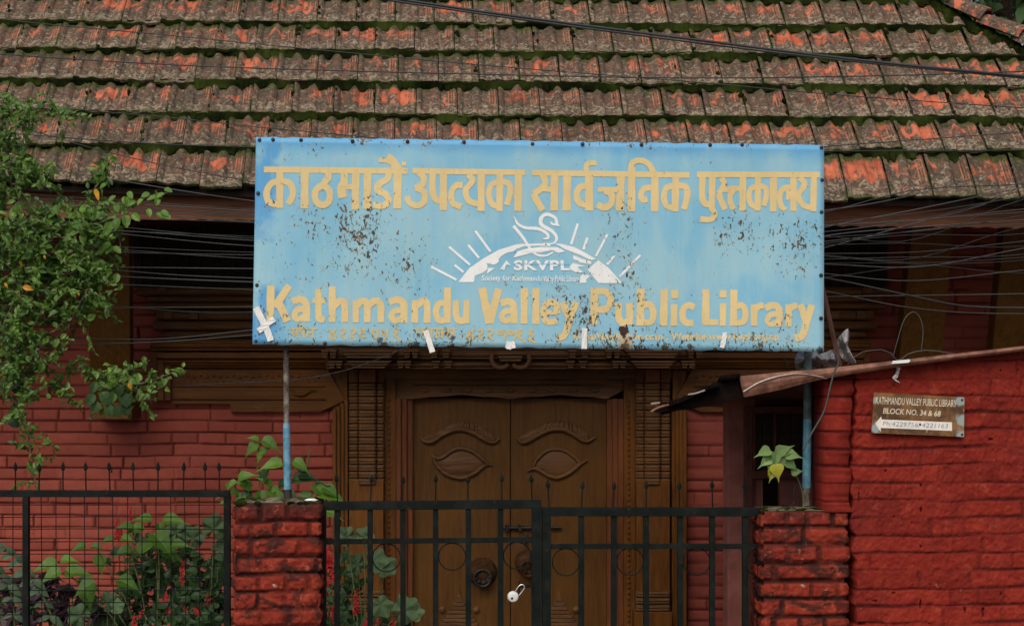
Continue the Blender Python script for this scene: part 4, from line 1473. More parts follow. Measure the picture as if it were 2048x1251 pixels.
def ribbon(mb, px, wid, lay=0.0012, k=6, closed=False, smooth=True, xsc=None):
    pts = list(px)
    if closed: pts = pts + [pts[0]]
    if len(pts) > 2 and smooth: q = spline(pts, k)
    else:
        q = []
        for a, b in zip(pts, pts[1:]):
            n_ = max(2, int(math.hypot(b[0] - a[0], b[1] - a[1]) / 8))
            q += [(a[0] + (b[0] - a[0]) * i / n_, a[1] + (b[1] - a[1]) * i / n_) for i in range(n_)]
        q.append(pts[-1])
    LIFT[0] = (LIFT[0] + 1) % 9
    base = lay + LIFT[0] * .00009
    n_ = len(q); V = []
    for i, (x, y) in enumerate(q):
        a = q[max(0, i - 1)]; b = q[min(n_ - 1, i + 1)]
        if closed and i in (0, n_ - 1): a, b = q[-2], q[1]
        dx, dy = b[0] - a[0], b[1] - a[1]; l = math.hypot(dx, dy) or 1
        wd = wid(i / (n_ - 1)) if callable(wid) else wid
        wd *= 1 + .05 * math.sin(i * .9 + x * .3)
        nx, ny = -dy / l * wd / 2, dx / l * wd / 2
        for s in (-1, 0, 1):
            X, Yp = x + nx * s, y + ny * s
            p = P(X, Yp, YB); V.append((p[0], YB - base - i * 5e-7 + swob(X, Yp), p[2]))
    f = []
    for i in range(n_ - 1):
        for s in range(2):
            a = i * 3 + s
            f.append((a, a + 3, a + 4, a + 1))
    mb.add(V, f)


def poly(mb, px, lay=.0014):
    LIFT[0] = (LIFT[0] + 1) % 9
    mb.add([(P(x, y, YB)[0], YB - lay - LIFT[0] * .00009 + swob(x, y), P(x, y, YB)[2]) for x, y in px], [tuple(range(len(px)))])


def letters(name, strokes, ox, oy, sc, mat, wmul=1.0):
    m_ = MB()
    for s in strokes:
        pts, wd = s[0], s[1]
        ribbon(m_, [(ox + x / sc, oy + y / sc) for x, y in pts], wd / sc * wmul, smooth=not (len(s) > 2 and s[2] == 'p'), closed=(len(s) > 2 and s[2] == 'c'))
    # consistent facing towards the street
    o = m_.build(name, mat, sign)
    return o


c4 = (500, 260, 3.531); c5 = (1040, 270, 3.303); c7 = (500, 560, 3.531); c8 = (1060, 560, 3.413)
letters('devanagari_word', [
    ([(98, 279), (1112, 290)], 42),
    ([(211, 285), (211, 551)], 50), ([(205, 362), (150, 378), (117, 440), (135, 508), (205, 526)], 46), ([(220, 362), (280, 375), (304, 438), (290, 490), (268, 522)], 44),
    ([(388, 285), (386, 553)], 56),
    ([(556, 290), (552, 340), (520, 372)], 46), ([(512, 385), (560, 430), (558, 500), (512, 530), (466, 500), (464, 430)], 46, 'c'),
    ([(668, 290), (664, 400)], 50), ([(662, 380), (646, 412), (648, 440), (656, 478)], 62), ([(640, 400), (745, 402)], 38), ([(748, 290), (744, 560)], 52),
    ([(832, 290), (826, 558)], 54),
    ([(985, 290), (970, 345), (915, 378), (900, 425), (955, 452), (978, 500), (940, 535), (868, 530)], 46),
    ([(1045, 285), (1040, 556)], 56), ([(1052, 290), (1010, 240), (960, 215), (908, 212)], 34), ([(1058, 280), (1030, 230), (1005, 200), (972, 182)], 34), ([(1000, 250), (1060, 270)], 40), ([(1072, 238), (1104, 238)], 30)],
    *c4, M['yellow'])
letters('devanagari_word', [
    ([(1148, 288), (1945, 300)], 40),
    ([(1190, 298), (1226, 335), (1220, 382), (1165, 412)], 44), ([(1170, 408), (1228, 438), (1232, 500), (1185, 534), (1130, 515), (1108, 468)], 42),
    ([(1292, 300), (1290, 430), (1312, 488), (1362, 505)], 46), ([(1366, 300), (1366, 566)], 50),
    ([(1503, 388), (1455, 392), (1424, 440), (1430, 512), (1492, 545)], 42),
    ([(1538, 312), (1570, 345), (1560, 378), (1524, 425), (1545, 498), (1618, 524)], 42), ([(1634, 305), (1632, 572)], 50),
    ([(1765, 305), (1762, 572)], 46), ([(1752, 368), (1706, 385), (1688, 450), (1708, 520), (1755, 540)], 40), ([(1772, 362), (1828, 382), (1838, 440), (1812, 530)], 42),
    ([(1897, 300), (1892, 572)], 52)], *c4, M['yellow'])
letters('devanagari_word', [
    ([(80, 249), (1120, 265)], 38),
    ([(148, 260), (168, 320), (130, 362), (88, 385)], 42), ([(88, 385), (110, 430), (150, 498)], 44), ([(130, 352), (215, 362)], 36), ([(230, 260), (226, 500)], 50),
    ([(312, 260), (308, 500)], 52),
    ([(457, 255), (456, 500)], 52), ([(445, 330), (392, 350), (374, 400), (394, 448), (445, 462)], 42), ([(440, 245), (438, 205), (462, 184), (506, 186)], 34),
    ([(666, 262), (660, 500)], 52), ([(514, 360), (650, 362)], 34), ([(560, 368), (604, 396), (602, 450), (560, 480), (508, 460)], 42),
    ([(738, 215), (735, 505)], 50), ([(733, 230), (742, 185), (792, 168), (850, 192), (885, 250)], 38),
    ([(892, 270), (890, 505)], 50), ([(880, 348), (825, 352), (798, 392), (812, 428), (842, 424)], 38),
    ([(1030, 265), (1024, 506)], 46), ([(1016, 335), (968, 350), (950, 410), (970, 465), (1018, 482)], 40), ([(1040, 330), (1096, 345), (1106, 400), (1082, 492)], 42)],
    *c5, M['yellow'])
letters('devanagari_word', [
    ([(1168, 261), (1980, 262)], 38),
    ([(1205, 275), (1203, 400), (1220, 450), (1262, 462)], 42), ([(1270, 275), (1266, 480)], 42), ([(1262, 475), (1285, 520), (1262, 556), (1190, 556)], 38),
    ([(1330, 282), (1350, 325), (1328, 365), (1312, 388)], 38), ([(1312, 385), (1328, 430), (1356, 492)], 40), ([(1335, 362), (1390, 362)], 30),
    ([(1472, 275), (1470, 500)], 44), ([(1375, 352), (1460, 354)], 34), ([(1412, 362), (1388, 400), (1392, 450), (1412, 490)], 36),
    ([(1573, 275), (1570, 500)], 40), ([(1562, 340), (1524, 358), (1512, 410), (1530, 460), (1566, 476)], 36), ([(1585, 335), (1622, 350), (1628, 400), (1610, 468)], 36),
    ([(1676, 275), (1673, 505)], 46),
    ([(1806, 275), (1806, 502)], 44), ([(1792, 345), (1742, 350), (1716, 400), (1726, 468), (1754, 496)], 36), ([(1748, 352), (1772, 385), (1764, 430)], 26),
    ([(1846, 282), (1878, 318), (1868, 352), (1838, 398), (1872, 464), (1928, 480)], 37), ([(1941, 275), (1936, 505)], 42)], *c5, M['yellow'])
letters('english_word', [
    ([(147, 38), (144, 292)], 54), ([(278, 38), (175, 190)], 52, 'p'), ([(195, 140), (265, 292)], 54),
    ([(300, 152), (350, 135), (395, 165), (400, 292)], 50), ([(392, 204), (338, 208), (314, 245), (338, 276), (390, 255)], 42),
    ([(485, 62), (484, 245), (500, 276), (528, 276)], 46), ([(442, 145), (532, 145)], 36),
    ([(582, 45), (580, 296)], 50), ([(590, 185), (640, 146), (668, 175), (670, 296)], 48),
    ([(748, 140), (747, 298)], 44), ([(755, 180), (795, 146), (826, 172), (828, 298)], 46), ([(838, 180), (882, 146), (922, 172), (924, 298)], 48),
    ([(985, 155), (1040, 138), (1085, 168), (1088, 300)], 50), ([(1082, 212), (1022, 216), (998, 252), (1024, 284), (1078, 262)], 42),
    ([(1165, 140), (1164, 302)], 48), ([(1175, 182), (1222, 146), (1250, 174), (1250, 302)], 48),
    ([(1396, 52), (1392, 302)], 50), ([(1385, 168), (1336, 164), (1314, 225), (1336, 284), (1385, 278)], 44),
    ([(1456, 142), (1456, 245), (1480, 288), (1522, 278)], 46), ([(1530, 142), (1526, 305)], 46)], *c7, M['yellow'])
letters('english_word', [
    ([(1640, 55), (1690, 306)], 56), ([(1757, 60), (1692, 306)], 54),
    ([(1772, 165), (1822, 150), (1860, 178), (1866, 305)], 48), ([(1858, 218), (1802, 222), (1778, 258), (1802, 288), (1855, 270)], 40),
    ([(1938, 55), (1935, 308)], 50), ([(2020, 55), (2018, 310)], 50),
    # e, y traced on the right-hand view, converted
    *[([((1060 + x / 3.413 - 500) * 3.531, (560 + y / 3.413 - 560) * 3.531) for x, y in p], wd * 1.035) for p, wd in (
        ([(105, 222), (185, 220)], 32), ([(186, 228), (180, 170), (142, 150), (104, 172), (92, 225), (112, 282), (186, 280)], 42),
        ([(222, 150), (268, 268)], 46), ([(316, 148), (270, 270), (236, 375), (185, 394)], 46))]], *c7, M['yellow'])
letters('english_word', [
    ([(440, 52), (436, 302)], 52), ([(450, 76), (518, 78), (548, 120), (542, 172), (508, 200), (450, 198)], 44),
    ([(605, 155), (606, 250), (630, 290), (675, 278)], 46), ([(682, 155), (680, 305)], 46),
    ([(756, 58), (753, 310)], 52), ([(765, 178), (815, 164), (842, 218), (828, 282), (765, 288)], 44),
    ([(916, 62), (912, 312)], 52), ([(984, 165), (982, 312)], 46), ([(988, 66), (988, 124)], 48),
    ([(1122, 186), (1082, 170), (1046, 200), (1042, 250), (1062, 288), (1116, 292)], 44)], *c8, M['yellow'])
letters('english_word', [
    ([(1202, 62), (1198, 296)], 50), ([(1178, 287), (1286, 287)], 40),
    ([(1318, 158), (1316, 312)], 42), ([(1318, 68), (1318, 118)], 44),
    ([(1392, 65), (1388, 312)], 48), ([(1400, 182), (1446, 172), (1470, 218), (1456, 282), (1400, 290)], 42),
    ([(1530, 165), (1528, 312)], 46), ([(1540, 200), (1562, 178), (1594, 172)], 42),
    ([(1606, 192), (1652, 172), (1698, 195), (1702, 315)], 46), ([(1696, 232), (1642, 236), (1620, 270), (1642, 300), (1694, 284)], 38),
    ([(1766, 165), (1763, 315)], 44), ([(1775, 200), (1795, 178), (1824, 174)], 42),
    ([(1845, 165), (1888, 288)], 46), ([(1926, 168), (1888, 290), (1860, 375), (1808, 396)], 48)], *c8, M['yellow'])
# faded telephone line in Devanagari (view scale 3.793 at 560,640)
c9 = (560, 640, 3.793)
fon = [([(78, 64), (285, 64)], 10), ([(100, 66), (98, 100), (118, 118)], 12), ([(130, 66), (130, 135)], 12), ([(130, 80), (155, 82), (158, 112)], 10), ([(100, 108), (130, 96)], 10),
       ([(180, 66), (180, 135)], 12), ([(178, 60), (165, 44), (150, 38)], 10), ([(250, 66), (250, 135)], 12), ([(248, 98), (215, 98), (205, 115), (222, 122)], 11), ([(305, 85), (305, 95)], 14), ([(305, 118), (305, 128)], 14),
       # 4 2 2 9 7 5 6
       ([(372, 62), (398, 98), (425, 62)], 12), ([(398, 98), (375, 122), (400, 145), (425, 122), (398, 98)], 13),
       ([(455, 72), (485, 66), (492, 92), (460, 112), (480, 128), (500, 148)], 13), ([(535, 72), (562, 66), (570, 92), (538, 112), (555, 128), (575, 148)], 13),
       ([(650, 68), (615, 72), (640, 92), (610, 100), (620, 122), (655, 128)], 13), ([(700, 66), (700, 110), (715, 138), (738, 115), (735, 75), (715, 82)], 13),
       ([(775, 62), (772, 100), (800, 108)], 12), ([(812, 62), (812, 110), (800, 140), (778, 135)], 13), ([(900, 62), (868, 75), (890, 95), (865, 112), (890, 130), (915, 158)], 13),
       ([(985, 142), (990, 152)], 16)]
fax = [([(1020, 66), (1340, 66)], 11), ([(1045, 70), (1042, 105), (1070, 118)], 12), ([(1080, 70), (1080, 125)], 12), ([(1110, 70), (1105, 105), (1135, 118)], 11), ([(1148, 70), (1148, 138)], 12), ([(1190, 70), (1190, 138)], 12),
       ([(1232, 70), (1232, 138)], 12), ([(1230, 90), (1208, 96), (1208, 122), (1230, 126)], 10), ([(1236, 90), (1258, 100)], 10), ([(1275, 70), (1285, 95), (1265, 110), (1290, 138)], 12), ([(1318, 70), (1318, 138)], 12), ([(1275, 100), (1318, 100)], 10), ([(1368, 92), (1368, 102)], 14), ([(1368, 122), (1368, 132)], 14),
       ([(1418, 66), (1442, 102), (1468, 66)], 12), ([(1442, 102), (1420, 126), (1444, 150), (1468, 126), (1442, 102)], 13),
       ([(1498, 78), (1528, 72), (1534, 98), (1502, 118), (1522, 132), (1542, 152)], 13), ([(1572, 78), (1602, 72), (1610, 98), (1578, 118), (1596, 132), (1616, 152)], 13),
       ([(1690, 92), (1660, 78), (1655, 102), (1685, 105), (1700, 75), (1715, 100), (1700, 150)], 12), ([(1768, 92), (1742, 78), (1738, 102), (1765, 105), (1780, 80), (1790, 110), (1775, 155)], 12),
       ([(1838, 70), (1808, 82), (1832, 102), (1805, 118), (1830, 138), (1858, 165)], 13), ([(1885, 75), (1915, 75), (1892, 102), (1920, 112), (1905, 140), (1880, 138), (1935, 170)], 13)]
letters('phone_line', fon + fax, *c9, M['faded'], 1.25)


# ---- small lettering set from the built-in typeface
def text_mesh(txt, shear=0.0, off=0.0, spacing=1.0):
    cu = bpy.data.curves.new("text", 'FONT'); cu.body = txt; cu.size = 1; cu.resolution_u = 3; cu.offset = off; cu.shear = shear; cu.space_character = spacing
    o = bpy.data.objects.new("text", cu); C.objects.link(o)
    dg = bpy.context.evaluated_depsgraph_get(); dg.update()
    me = bpy.data.meshes.new_from_object(o.evaluated_get(dg))
    v = np.array([(p.co.x, p.co.y) for p in me.vertices]); f = [tuple(p.vertices) for p in me.polygons]
    bpy.data.objects.remove(o); bpy.data.curves.remove(cu); bpy.data.meshes.remove(me)
    v -= v.min(0); v /= v.max(0)
    return v, f


def put_text(mb, txt, quad, Y, lay=.0012, wob=True, **kw):
    """fit the words into the pixel quad (tl, tr, br, bl) lying on the surface at Y"""
    v, f = text_mesh(txt, **kw)
    V = []
    for a, b in v:
        tl, tr, br, bl = quad
        x = (bl[0] * (1 - a) + br[0] * a) * (1 - b) + (tl[0] * (1 - a) + tr[0] * a) * b
        y = (bl[1] * (1 - a) + br[1] * a) * (1 - b) + (tl[1] * (1 - a) + tr[1] * a) * b
        q = P(x, y, Y); V.append((q[0], Y - lay + (swob(x, y) if wob else 0), q[2]))
    mb.add(V, f)


m_ = MB(); put_text(m_, "E-mail:kvpl@live.com , Website:www.kvpl.org.np", ((1148, 664), (1558, 664), (1558, 684), (1148, 684)), YB, off=.030, spacing=1.02)
m_.build('contact_line', M['yellow'], sign)


# ---- emblem: sun rays, globe, swan
def e6(pts): return [(840 + x / 4.452, 410 + y / 4.452) for x, y in pts]


m_ = MB()
for a, b in (((100, 548), (325, 665)), ((308, 533), (388, 597)), ((258, 370), (445, 532)), ((430, 355), (525, 470)), ((493, 230), (628, 415)), ((1405, 165), (1345, 350)), ((1490, 290), (1455, 395)), ((1668, 262), (1565, 455)), ((1730, 450), (1665, 530)), ((1962, 445), (1780, 635))):
    m_ = MB(); ribbon(m_, e6([a, b]), 21 / 4.452); m_.build('sun_ray', M['white'], sign)
m_ = MB()
ribbon(m_, e6([(1225, 165), (1205, 115), (1130, 82), (1080, 115), (1085, 175), (1180, 235), (1217, 295), (1185, 340), (1090, 345)]), lambda t: (14 + 20 * math.sin(math.pi * min(1, t * 1.15)) ** .8) / 4.452, k=8)
poly(m_, e6([(1160, 145), (1178, 150), (1185, 165), (1205, 160), (1198, 128), (1216, 140), (1247, 190), (1180, 180), (1165, 168)]))
ribbon(m_, e6([(838, 105), (870, 165), (940, 202), (1050, 210), (1125, 248), (1142, 290), (1095, 300)]), lambda t: (13 + 16 * math.sin(math.pi * t)) / 4.452, k=8)
ribbon(m_, e6([(832, 185), (915, 285), (980, 385), (1040, 440), (1120, 450), (1185, 420)]), lambda t: (28 - 14 * t) / 4.452, k=8)
m_.build('swan_emblem', M['white'], sign)
m_ = MB()
for pg in ([(340, 685), (440, 560), (560, 478), (600, 530), (600, 570), (560, 602), (490, 628), (478, 685)], [(560, 478), (700, 398), (850, 352), (925, 343), (930, 366), (862, 390), (832, 412), (770, 426), (722, 455), (702, 480), (700, 512), (660, 530), (600, 520), (568, 500)],
           [(930, 345), (1060, 342), (1160, 352), (1160, 366), (1060, 362), (930, 366)], [(1190, 340), (1260, 346), (1370, 372), (1460, 418), (1565, 480), (1520, 492), (1420, 442), (1290, 392), (1240, 362)],
           [(1362, 446), (1440, 478), (1535, 502), (1520, 526), (1430, 512), (1365, 480)], [(830, 468), (870, 412), (960, 386), (1080, 372), (1220, 375), (1296, 412), (1230, 426), (1180, 402), (1080, 422), (990, 426), (910, 448)],
           [(713, 572), (770, 490), (808, 538), (768, 530), (750, 578)], [(596, 612), (605, 560), (668, 560)],
           [(1340, 575), (1332, 545), (1360, 515), (1472, 545), (1400, 552), (1452, 598), (1392, 602)], [(1420, 692), (1428, 632), (1460, 612), (1516, 632), (1480, 662), (1482, 692)],
           [(1492, 575), (1585, 490), (1680, 560), (1800, 694), (1588, 694)]):
    poly(m_, e6(pg))
m_.build('globe_emblem', M['white'], sign)
m_ = MB()
put_text(m_, "SKVPL", e6([(835, 490), (1330, 490), (1335, 582), (835, 580)]), YB, .0022, off=.035, spacing=1.1)
m_.build('emblem_initials', M['white'], sign)
m_ = MB()
ribbon(m_, e6([(835, 522), (1335, 526)]), 5 / 4.452, .0032)
m_.build('blue_scoring', M['board'], sign)
m_ = MB()
put_text(m_, "Society for Kathmandu", e6([(548, 625), (1088, 628), (1088, 690), (548, 688)]), YB, .0022, off=.012, shear=.12)
put_text(m_, "Valley Public Library", e6([(1098, 628), (1415, 628), (1415, 700), (1098, 698)]), YB, .0022, off=.012, shear=.05)
m_.build('society_line', M['white'], sign)

# strips of white tape on the board
def tape(pts, wd, label=None):
    t_ = MB()
    q = spline(pts, 4) if len(pts) > 2 else [pts[0], ((pts[0][0] + pts[1][0]) / 2, (pts[0][1] + pts[1][1]) / 2), pts[1]]
    V, f = [], []
    for i, (x, y) in enumerate(q):
        a, b = q[max(0, i - 1)], q[min(len(q) - 1, i + 1)]
        dx, dy = b[0] - a[0], b[1] - a[1]; l = math.hypot(dx, dy)
        for s in (-1, -.3, .4, 1):
            X, Yp = x - dy / l * wd / 2 * s, y + dx / l * wd / 2 * s
            p = P(X, Yp, YB); V.append((p[0], YB - .0045 - tape.n * .0006 - .0018 * abs(math.sin(i * 2.1 + s * 2)) + swob(X, Yp), p[2]))
    for i in range(len(q) - 1):
        for s in range(3): f.append((i * 4 + s, i * 4 + s + 4, i * 4 + s + 5, i * 4 + s + 1))
    tape.n += 1
    t_.add(V, f)
    o = t_.build('tape_strip', M['tape'], sign)
    so = o.modifiers.new("thickness", 'SOLIDIFY'); so.thickness = .0006
    return o
tape.n = 0
tape([(512, 615), (524, 638), (536, 664), (542, 681)], 13); tape([(517, 662), (532, 650), (549, 637)], 11)
tape([(851, 660), (856, 675), (865, 704)], 11); tape([(1012, 688), (1020, 690), (1030, 688)], 14); tape([(1019, 688), (1017, 698)], 9)
tape([(1169, 656), (1168, 697)], 11); tape([(1449, 664), (1447, 680), (1443, 695)], 9)

# posts: left pipe on the pillar, right pipe behind, brown sloping strut
M['pipe_rust'] = mat_plain('rusty_pipe', (.13, .075, .055), .7, .45, .2, 26, .3, (.26, .24, .20))
M['pipe_blue'] = mat_plain('chipped_blue_pipe', (.085, .27, .40), .5, .25, 0, 30, .4, (.16, .36, .46))
yp = YB + .10
m_ = MB(); a, b = P(570, 300, yp), P(573, 852, yp); m_.tube([a, b], .0125, 12)
po = m_.build('sign_post', M['pipe_rust'], sign, smooth=False)
m_ = MB(); a, b = P(573, 845, yp), P(575, 985, yp); m_.tube([a, (a[0] + .0002, a[1], a[2] - .02), b], [.0132, .0158, .0158], 12); m_.build('painted_length', M['pipe_blue'], po)
m_ = MB(); a, b = P(575, 978, yp), P(576, 1004, yp); m_.tube([a, b], [.0185, .0175], 12); m_.build('post_socket', M['iron'], po)
yp2 = YB + .22
m_ = MB(); a, b = P(1618, 300, yp2), P(1615, 840, yp2); m_.tube([a, b], .0185, 12)
po = m_.build('sign_post', mat_plain('grey_green_pipe', (.12, .17, .17), .6, .4, .1, 24), sign)
m_ = MB(); a, b = P(1615, 838, yp2), P(1613, 975, yp2); m_.tube([a, b], .019, 12); m_.build('painted_length', M['pipe_blue'], po)
m_ = MB(); a, b = P(1613, 970, yp2), P(1612, 1400, yp2); m_.tube([a, b], .0175, 12); m_.build('post_foot', M['pipe_rust'], po)
m_ = MB(); a, b = P(1641, 560, YB + .05), P(1682, 742, YB + .12)
m_.tube([a, b], .012, 6); m_.build('sloping_strut', mat_plain('brown_angle_iron', (.10, .045, .032), .6, .35, .1), sign)

# ------------------------------------------------------------------ small direction sign on the red wall
YD2 = YG - .024
ds = empty('direction_sign', P(1836, 869, YD2), 'small rusty brown direction sign with white arrow pointing left on red wall', 'sign')


def mat_rustplate():
    n = N('rusty_sign_plate')
    a = n.noise(7, 5, .65); b = n.noise(26, 5, .7, n.mapping(scale=(1.6, 1, .6)))
    col = n.mix(n.step(a, .4, .62), (.075, .033, .016), (.23, .12, .042))
    col = n.mix(n.step(b, .58, .70), col, (.34, .23, .085))
    o = np.array(wloc(ds))
    e = None
    for (px, py, r) in ((1920, 800, 22), (1924, 840, 22), (1752, 855, 20), (1922, 868, 20), (1750, 800, 12)):
        s = n.sphere(tuple(np.array(P(px, py, YD2)) - o), r * YD2 / F); e = s if e is None else n.math('MAXIMUM', e, s)
    e = n.step(n.math('ADD', e, n.math('MULTIPLY', n.math('SUBTRACT', n.noise(40, 4), .5), 1.1)), .3, .7)
    col = n.mix(n.math('MULTIPLY', e, .85), col, (.30, .36, .36))
    n.bump(b, .4, .002)
    return n.done(col, .6, .3)


m_ = MB(); m_.prism([(1748, 784), (1929, 794), (1928, 873), (1743, 865)], YD2, YD2 + .004); m_.build('sign_plate', mat_rustplate(), ds)
M['cream'] = mat_plain('cream_paint', (.64, .56, .45), .6, .12, 0, 30)
M['white2'] = mat_plain('white_arrow_paint', (.74, .70, .66), .6, .10, 0, 18, .3, (.80, .74, .66))
M['bluegrey'] = mat_plain('faded_blue_paint', (.25, .33, .38), .6, .3, 0, 40)
def c5b(pts): return [(1720 + x / 5.957, 690 + y / 5.957) for x, y in pts]
m_ = MB(); put_text(m_, "KATHMANDU VALLEY PUBLIC LIBRARY", c5b([(186, 612), (1152, 650), (1152, 735), (186, 698)]), YD2, .0008, wob=False, shear=.12, off=.005)
m_.build('name_line', M['cream'], ds)
m_ = MB(); put_text(m_, "BLOCK NO. 34 & 68", c5b([(272, 745), (962, 782), (962, 848), (272, 812)]), YD2, .0008, wob=False, shear=.2, off=.012)
m_.build('block_line', M['cream'], ds)
m_ = MB()
m_.add([(P(x, y, YD2)[0], YD2 - .0009, P(x, y, YD2)[2]) for x, y in c5b([(180, 932), (252, 845), (258, 882), (1096, 916), (1096, 1018), (246, 982), (246, 1030)])], [tuple(range(7))])
m_.build('arrow', M['white2'], ds)
m_ = MB(); put_text(m_, "Ph:4229756, 4221163", c5b([(268, 902), (1048, 936), (1048, 998), (268, 968)]), YD2, .0016, wob=False, shear=.2, off=.0)
m_.build('phone_line', M['bluegrey'], ds)
for (px, py) in ((1924, 799), (1924, 868), (1840, 848)):
    m_ = MB(); m_.lathe(P(px, py, YD2), [(.005, -.002), (.005, .003), (.001, .0045)], 8, 'y'); m_.build('nail', M['iron'], ds)

# ------------------------------------------------------------------ black iron gates and the wire fence
YI = 7.72


def spear(px, py0, py1, Y, parent, lean=0):
    """finial: thin rod and a leaf-shaped head; py1 is the tip"""
    a, b = P(px, py0, Y), P(px + lean, py1, Y)
    m_ = MB(); a_, b_ = Vector(a), Vector(b); d = b_ - a_; L = d.length
    m_.tube([a_, a_ + d * .72], .0034, 6)
    hw = .0105; v = []
    prof = [(.66, .10), (.70, .55), (.78, 1.0), (.86, .75), (1.0, .02)]
    V, f = [], []
    for t, r in prof:
        c = a_ + d * t
        V += [c + Vector((-hw * r, 0, 0)), c + Vector((0, -hw * .45 * r, 0)), c + Vector((hw * r, 0, 0)), c + Vector((0, hw * .45 * r, 0))]
    for i in range(len(prof) - 1):
        for k in range(4): f.append((i * 4 + k, i * 4 + (k + 1) % 4, i * 4 + 4 + (k + 1) % 4, i * 4 + 4 + k))
    f += [(3, 2, 1, 0), (16, 17, 18, 19)]
    m_.add([tuple(q) for q in V], f)
    return m_.build('spear_finial', M['black'], parent)


def skewbar(m_, x0, y0, x1, y1, hw_px, Y0, Y1):
    """bar between two pixel points, half width in pixels"""
    dx, dy = x1 - x0, y1 - y0; l = math.hypot(dx, dy); nx, ny = -dy / l * hw_px, dx / l * hw_px
    m_.prism([(x0 + nx, y0 + ny), (x1 + nx, y1 + ny), (x1 - nx, y1 - ny), (x0 - nx, y0 - ny)], Y0, Y1)


def ring(cx, cy, r, Y, parent):
    m_ = MB(); c = Vector(P(cx, cy, Y)); rr = r * Y / F
    m_.tube([c + Vector((rr * math.cos(a), 0, rr * math.sin(a))) for a in np.linspace(0, 2 * math.pi, 33)], .0031, 6, cap=False)
    return m_.build('ring', M['black'], parent)


GB = 1600
def gate(label, rail, mid, bars, stile, far, rings, spears, tip):
    x0, x1 = rail[0], rail[2]
    g = empty('iron_gate', P((x0 + x1) / 2, GB, YI), label, 'gate')
    yr = lambda x: rail[1] + (rail[3] - rail[1]) * (x - x0) / (x1 - x0)
    ym = lambda x: mid[0] + (mid[1] - mid[0]) * (x - x0) / (x1 - x0)
    m_ = MB(); skewbar(m_, x0, yr(x0), x1, yr(x1), 8.5, YI - .02, YI + .02)
    m_.build('top_rail', M['black'], g, bevel=.002)
    m_ = MB(); m_.pbox(stile[0], stile[1], yr((stile[0] + stile[1]) / 2) + 8.4, GB, YI - .0195, YI + .0195); m_.build('stile', M['black'], g, bevel=.002)
    if far is not None:
        m_ = MB(); m_.pbox(far[0], far[1], yr((far[0] + far[1]) / 2) + 8.4, GB, YI - .019, YI + .019); m_.build('stile', M['black'], g, bevel=.002)
    m_ = MB(); skewbar(m_, x0 + 1, ym(x0), x1 - 1, ym(x1), 5, YI - .010, YI + .010); m_.build('middle_rail', M['black'], g, bevel=.0015)
    m_ = MB(); m_.pbox(x0, x1, GB - 16, GB, YI - .018, YI + .018); m_.build('bottom_rail', M['black'], g, bevel=.002)
    for bx in bars:
        bx += R.uniform(-1.2, 1.2)
        m_ = MB(); m_.pbox(bx - 5.5, bx + 5.5, yr(bx) + 8.3, GB - 15.8, YI - .0125, YI + .0125); m_.build('bar', M['black'], g, bevel=.0015)
    for (cx, cy, r) in rings: ring(cx, cy, r, YI, g)
    for i, sx in enumerate(spears): spear(sx, yr(sx) - 8, tip + (i * 7 % 5) - 2, YI, g, lean=((i * 13) % 7 - 3) * .9)
    return g


g1 = gate('left black iron gate leaf with spear finials carrying the open padlock', (645, 1011.5, 1083, 1008), (1083, 1078.5), (675, 741, 806, 871, 937, 1001), (1064, 1083.5), (646, 652),
          ((773, 1114, 28), (904, 1112, 27), (1034, 1110, 27)), (675, 741, 805, 871, 936, 1004, 1064), 948)
g2 = gate('right black iron gate leaf with spear finials, set slightly lower, next to the right pillar', (1084.5, 1023, 1524, 1023.5), (1092, 1092), (1163, 1228, 1293, 1360, 1425, 1490), (1085, 1102), (1516, 1523),
          ((1132, 1123, 27), (1260, 1122, 27), (1393, 1122, 27)), (1098, 1163, 1227, 1292, 1359, 1425, 1490), 960)
# arc of a ring half hidden by the right stile
ring(1518, 1124, 27, YI, g2)
# hasp with the padlock
m_ = MB(); m_.pbox(1036, 1066, 1169, 1174, YI - .030, YI - .024); m_.tube([P(1038, 1160, YI - .027), P(1038, 1184, YI - .027)], .004, 6)
m_.build('hasp', M['black'], g1)
pk = empty('padlock', P(1027, 1203, YI - .045), 'shiny round steel padlock hanging open on the gate hasp', 'padlock')
m_ = MB(); q = P(1026, 1192, YI - .045); rr = 11 * YI / F
m_.lathe((q[0], q[1] + .008, q[2]), [(rr * .86, -.004), (rr, 0), (rr, .012), (rr * .86, .016), (rr * .55, .0175), (.001, .018)], 24, 'y')
m_.build('lock_body', mat_plain('polished_steel', (.70, .70, .68), .35, .05, .2, 30, .6), pk, smooth=False)
m_ = MB(); m_.tube([P(x, y, YI - .047) for x, y in spline([(1031, 1181), (1037, 1172), (1042, 1168.5), (1047, 1169), (1049, 1174), (1044, 1182), (1038, 1190)], 5)], .0030, 8)
m_.build('shackle', M['steel'], pk, smooth=True)
m_ = MB(); q = P(1024, 1195, YI - .045); m_.lathe((q[0], q[1] - .009, q[2]), [(.005, -.002), (.005, .002), (.001, .0025)], 10, 'y'); m_.build('keyhole', M['black'], pk)

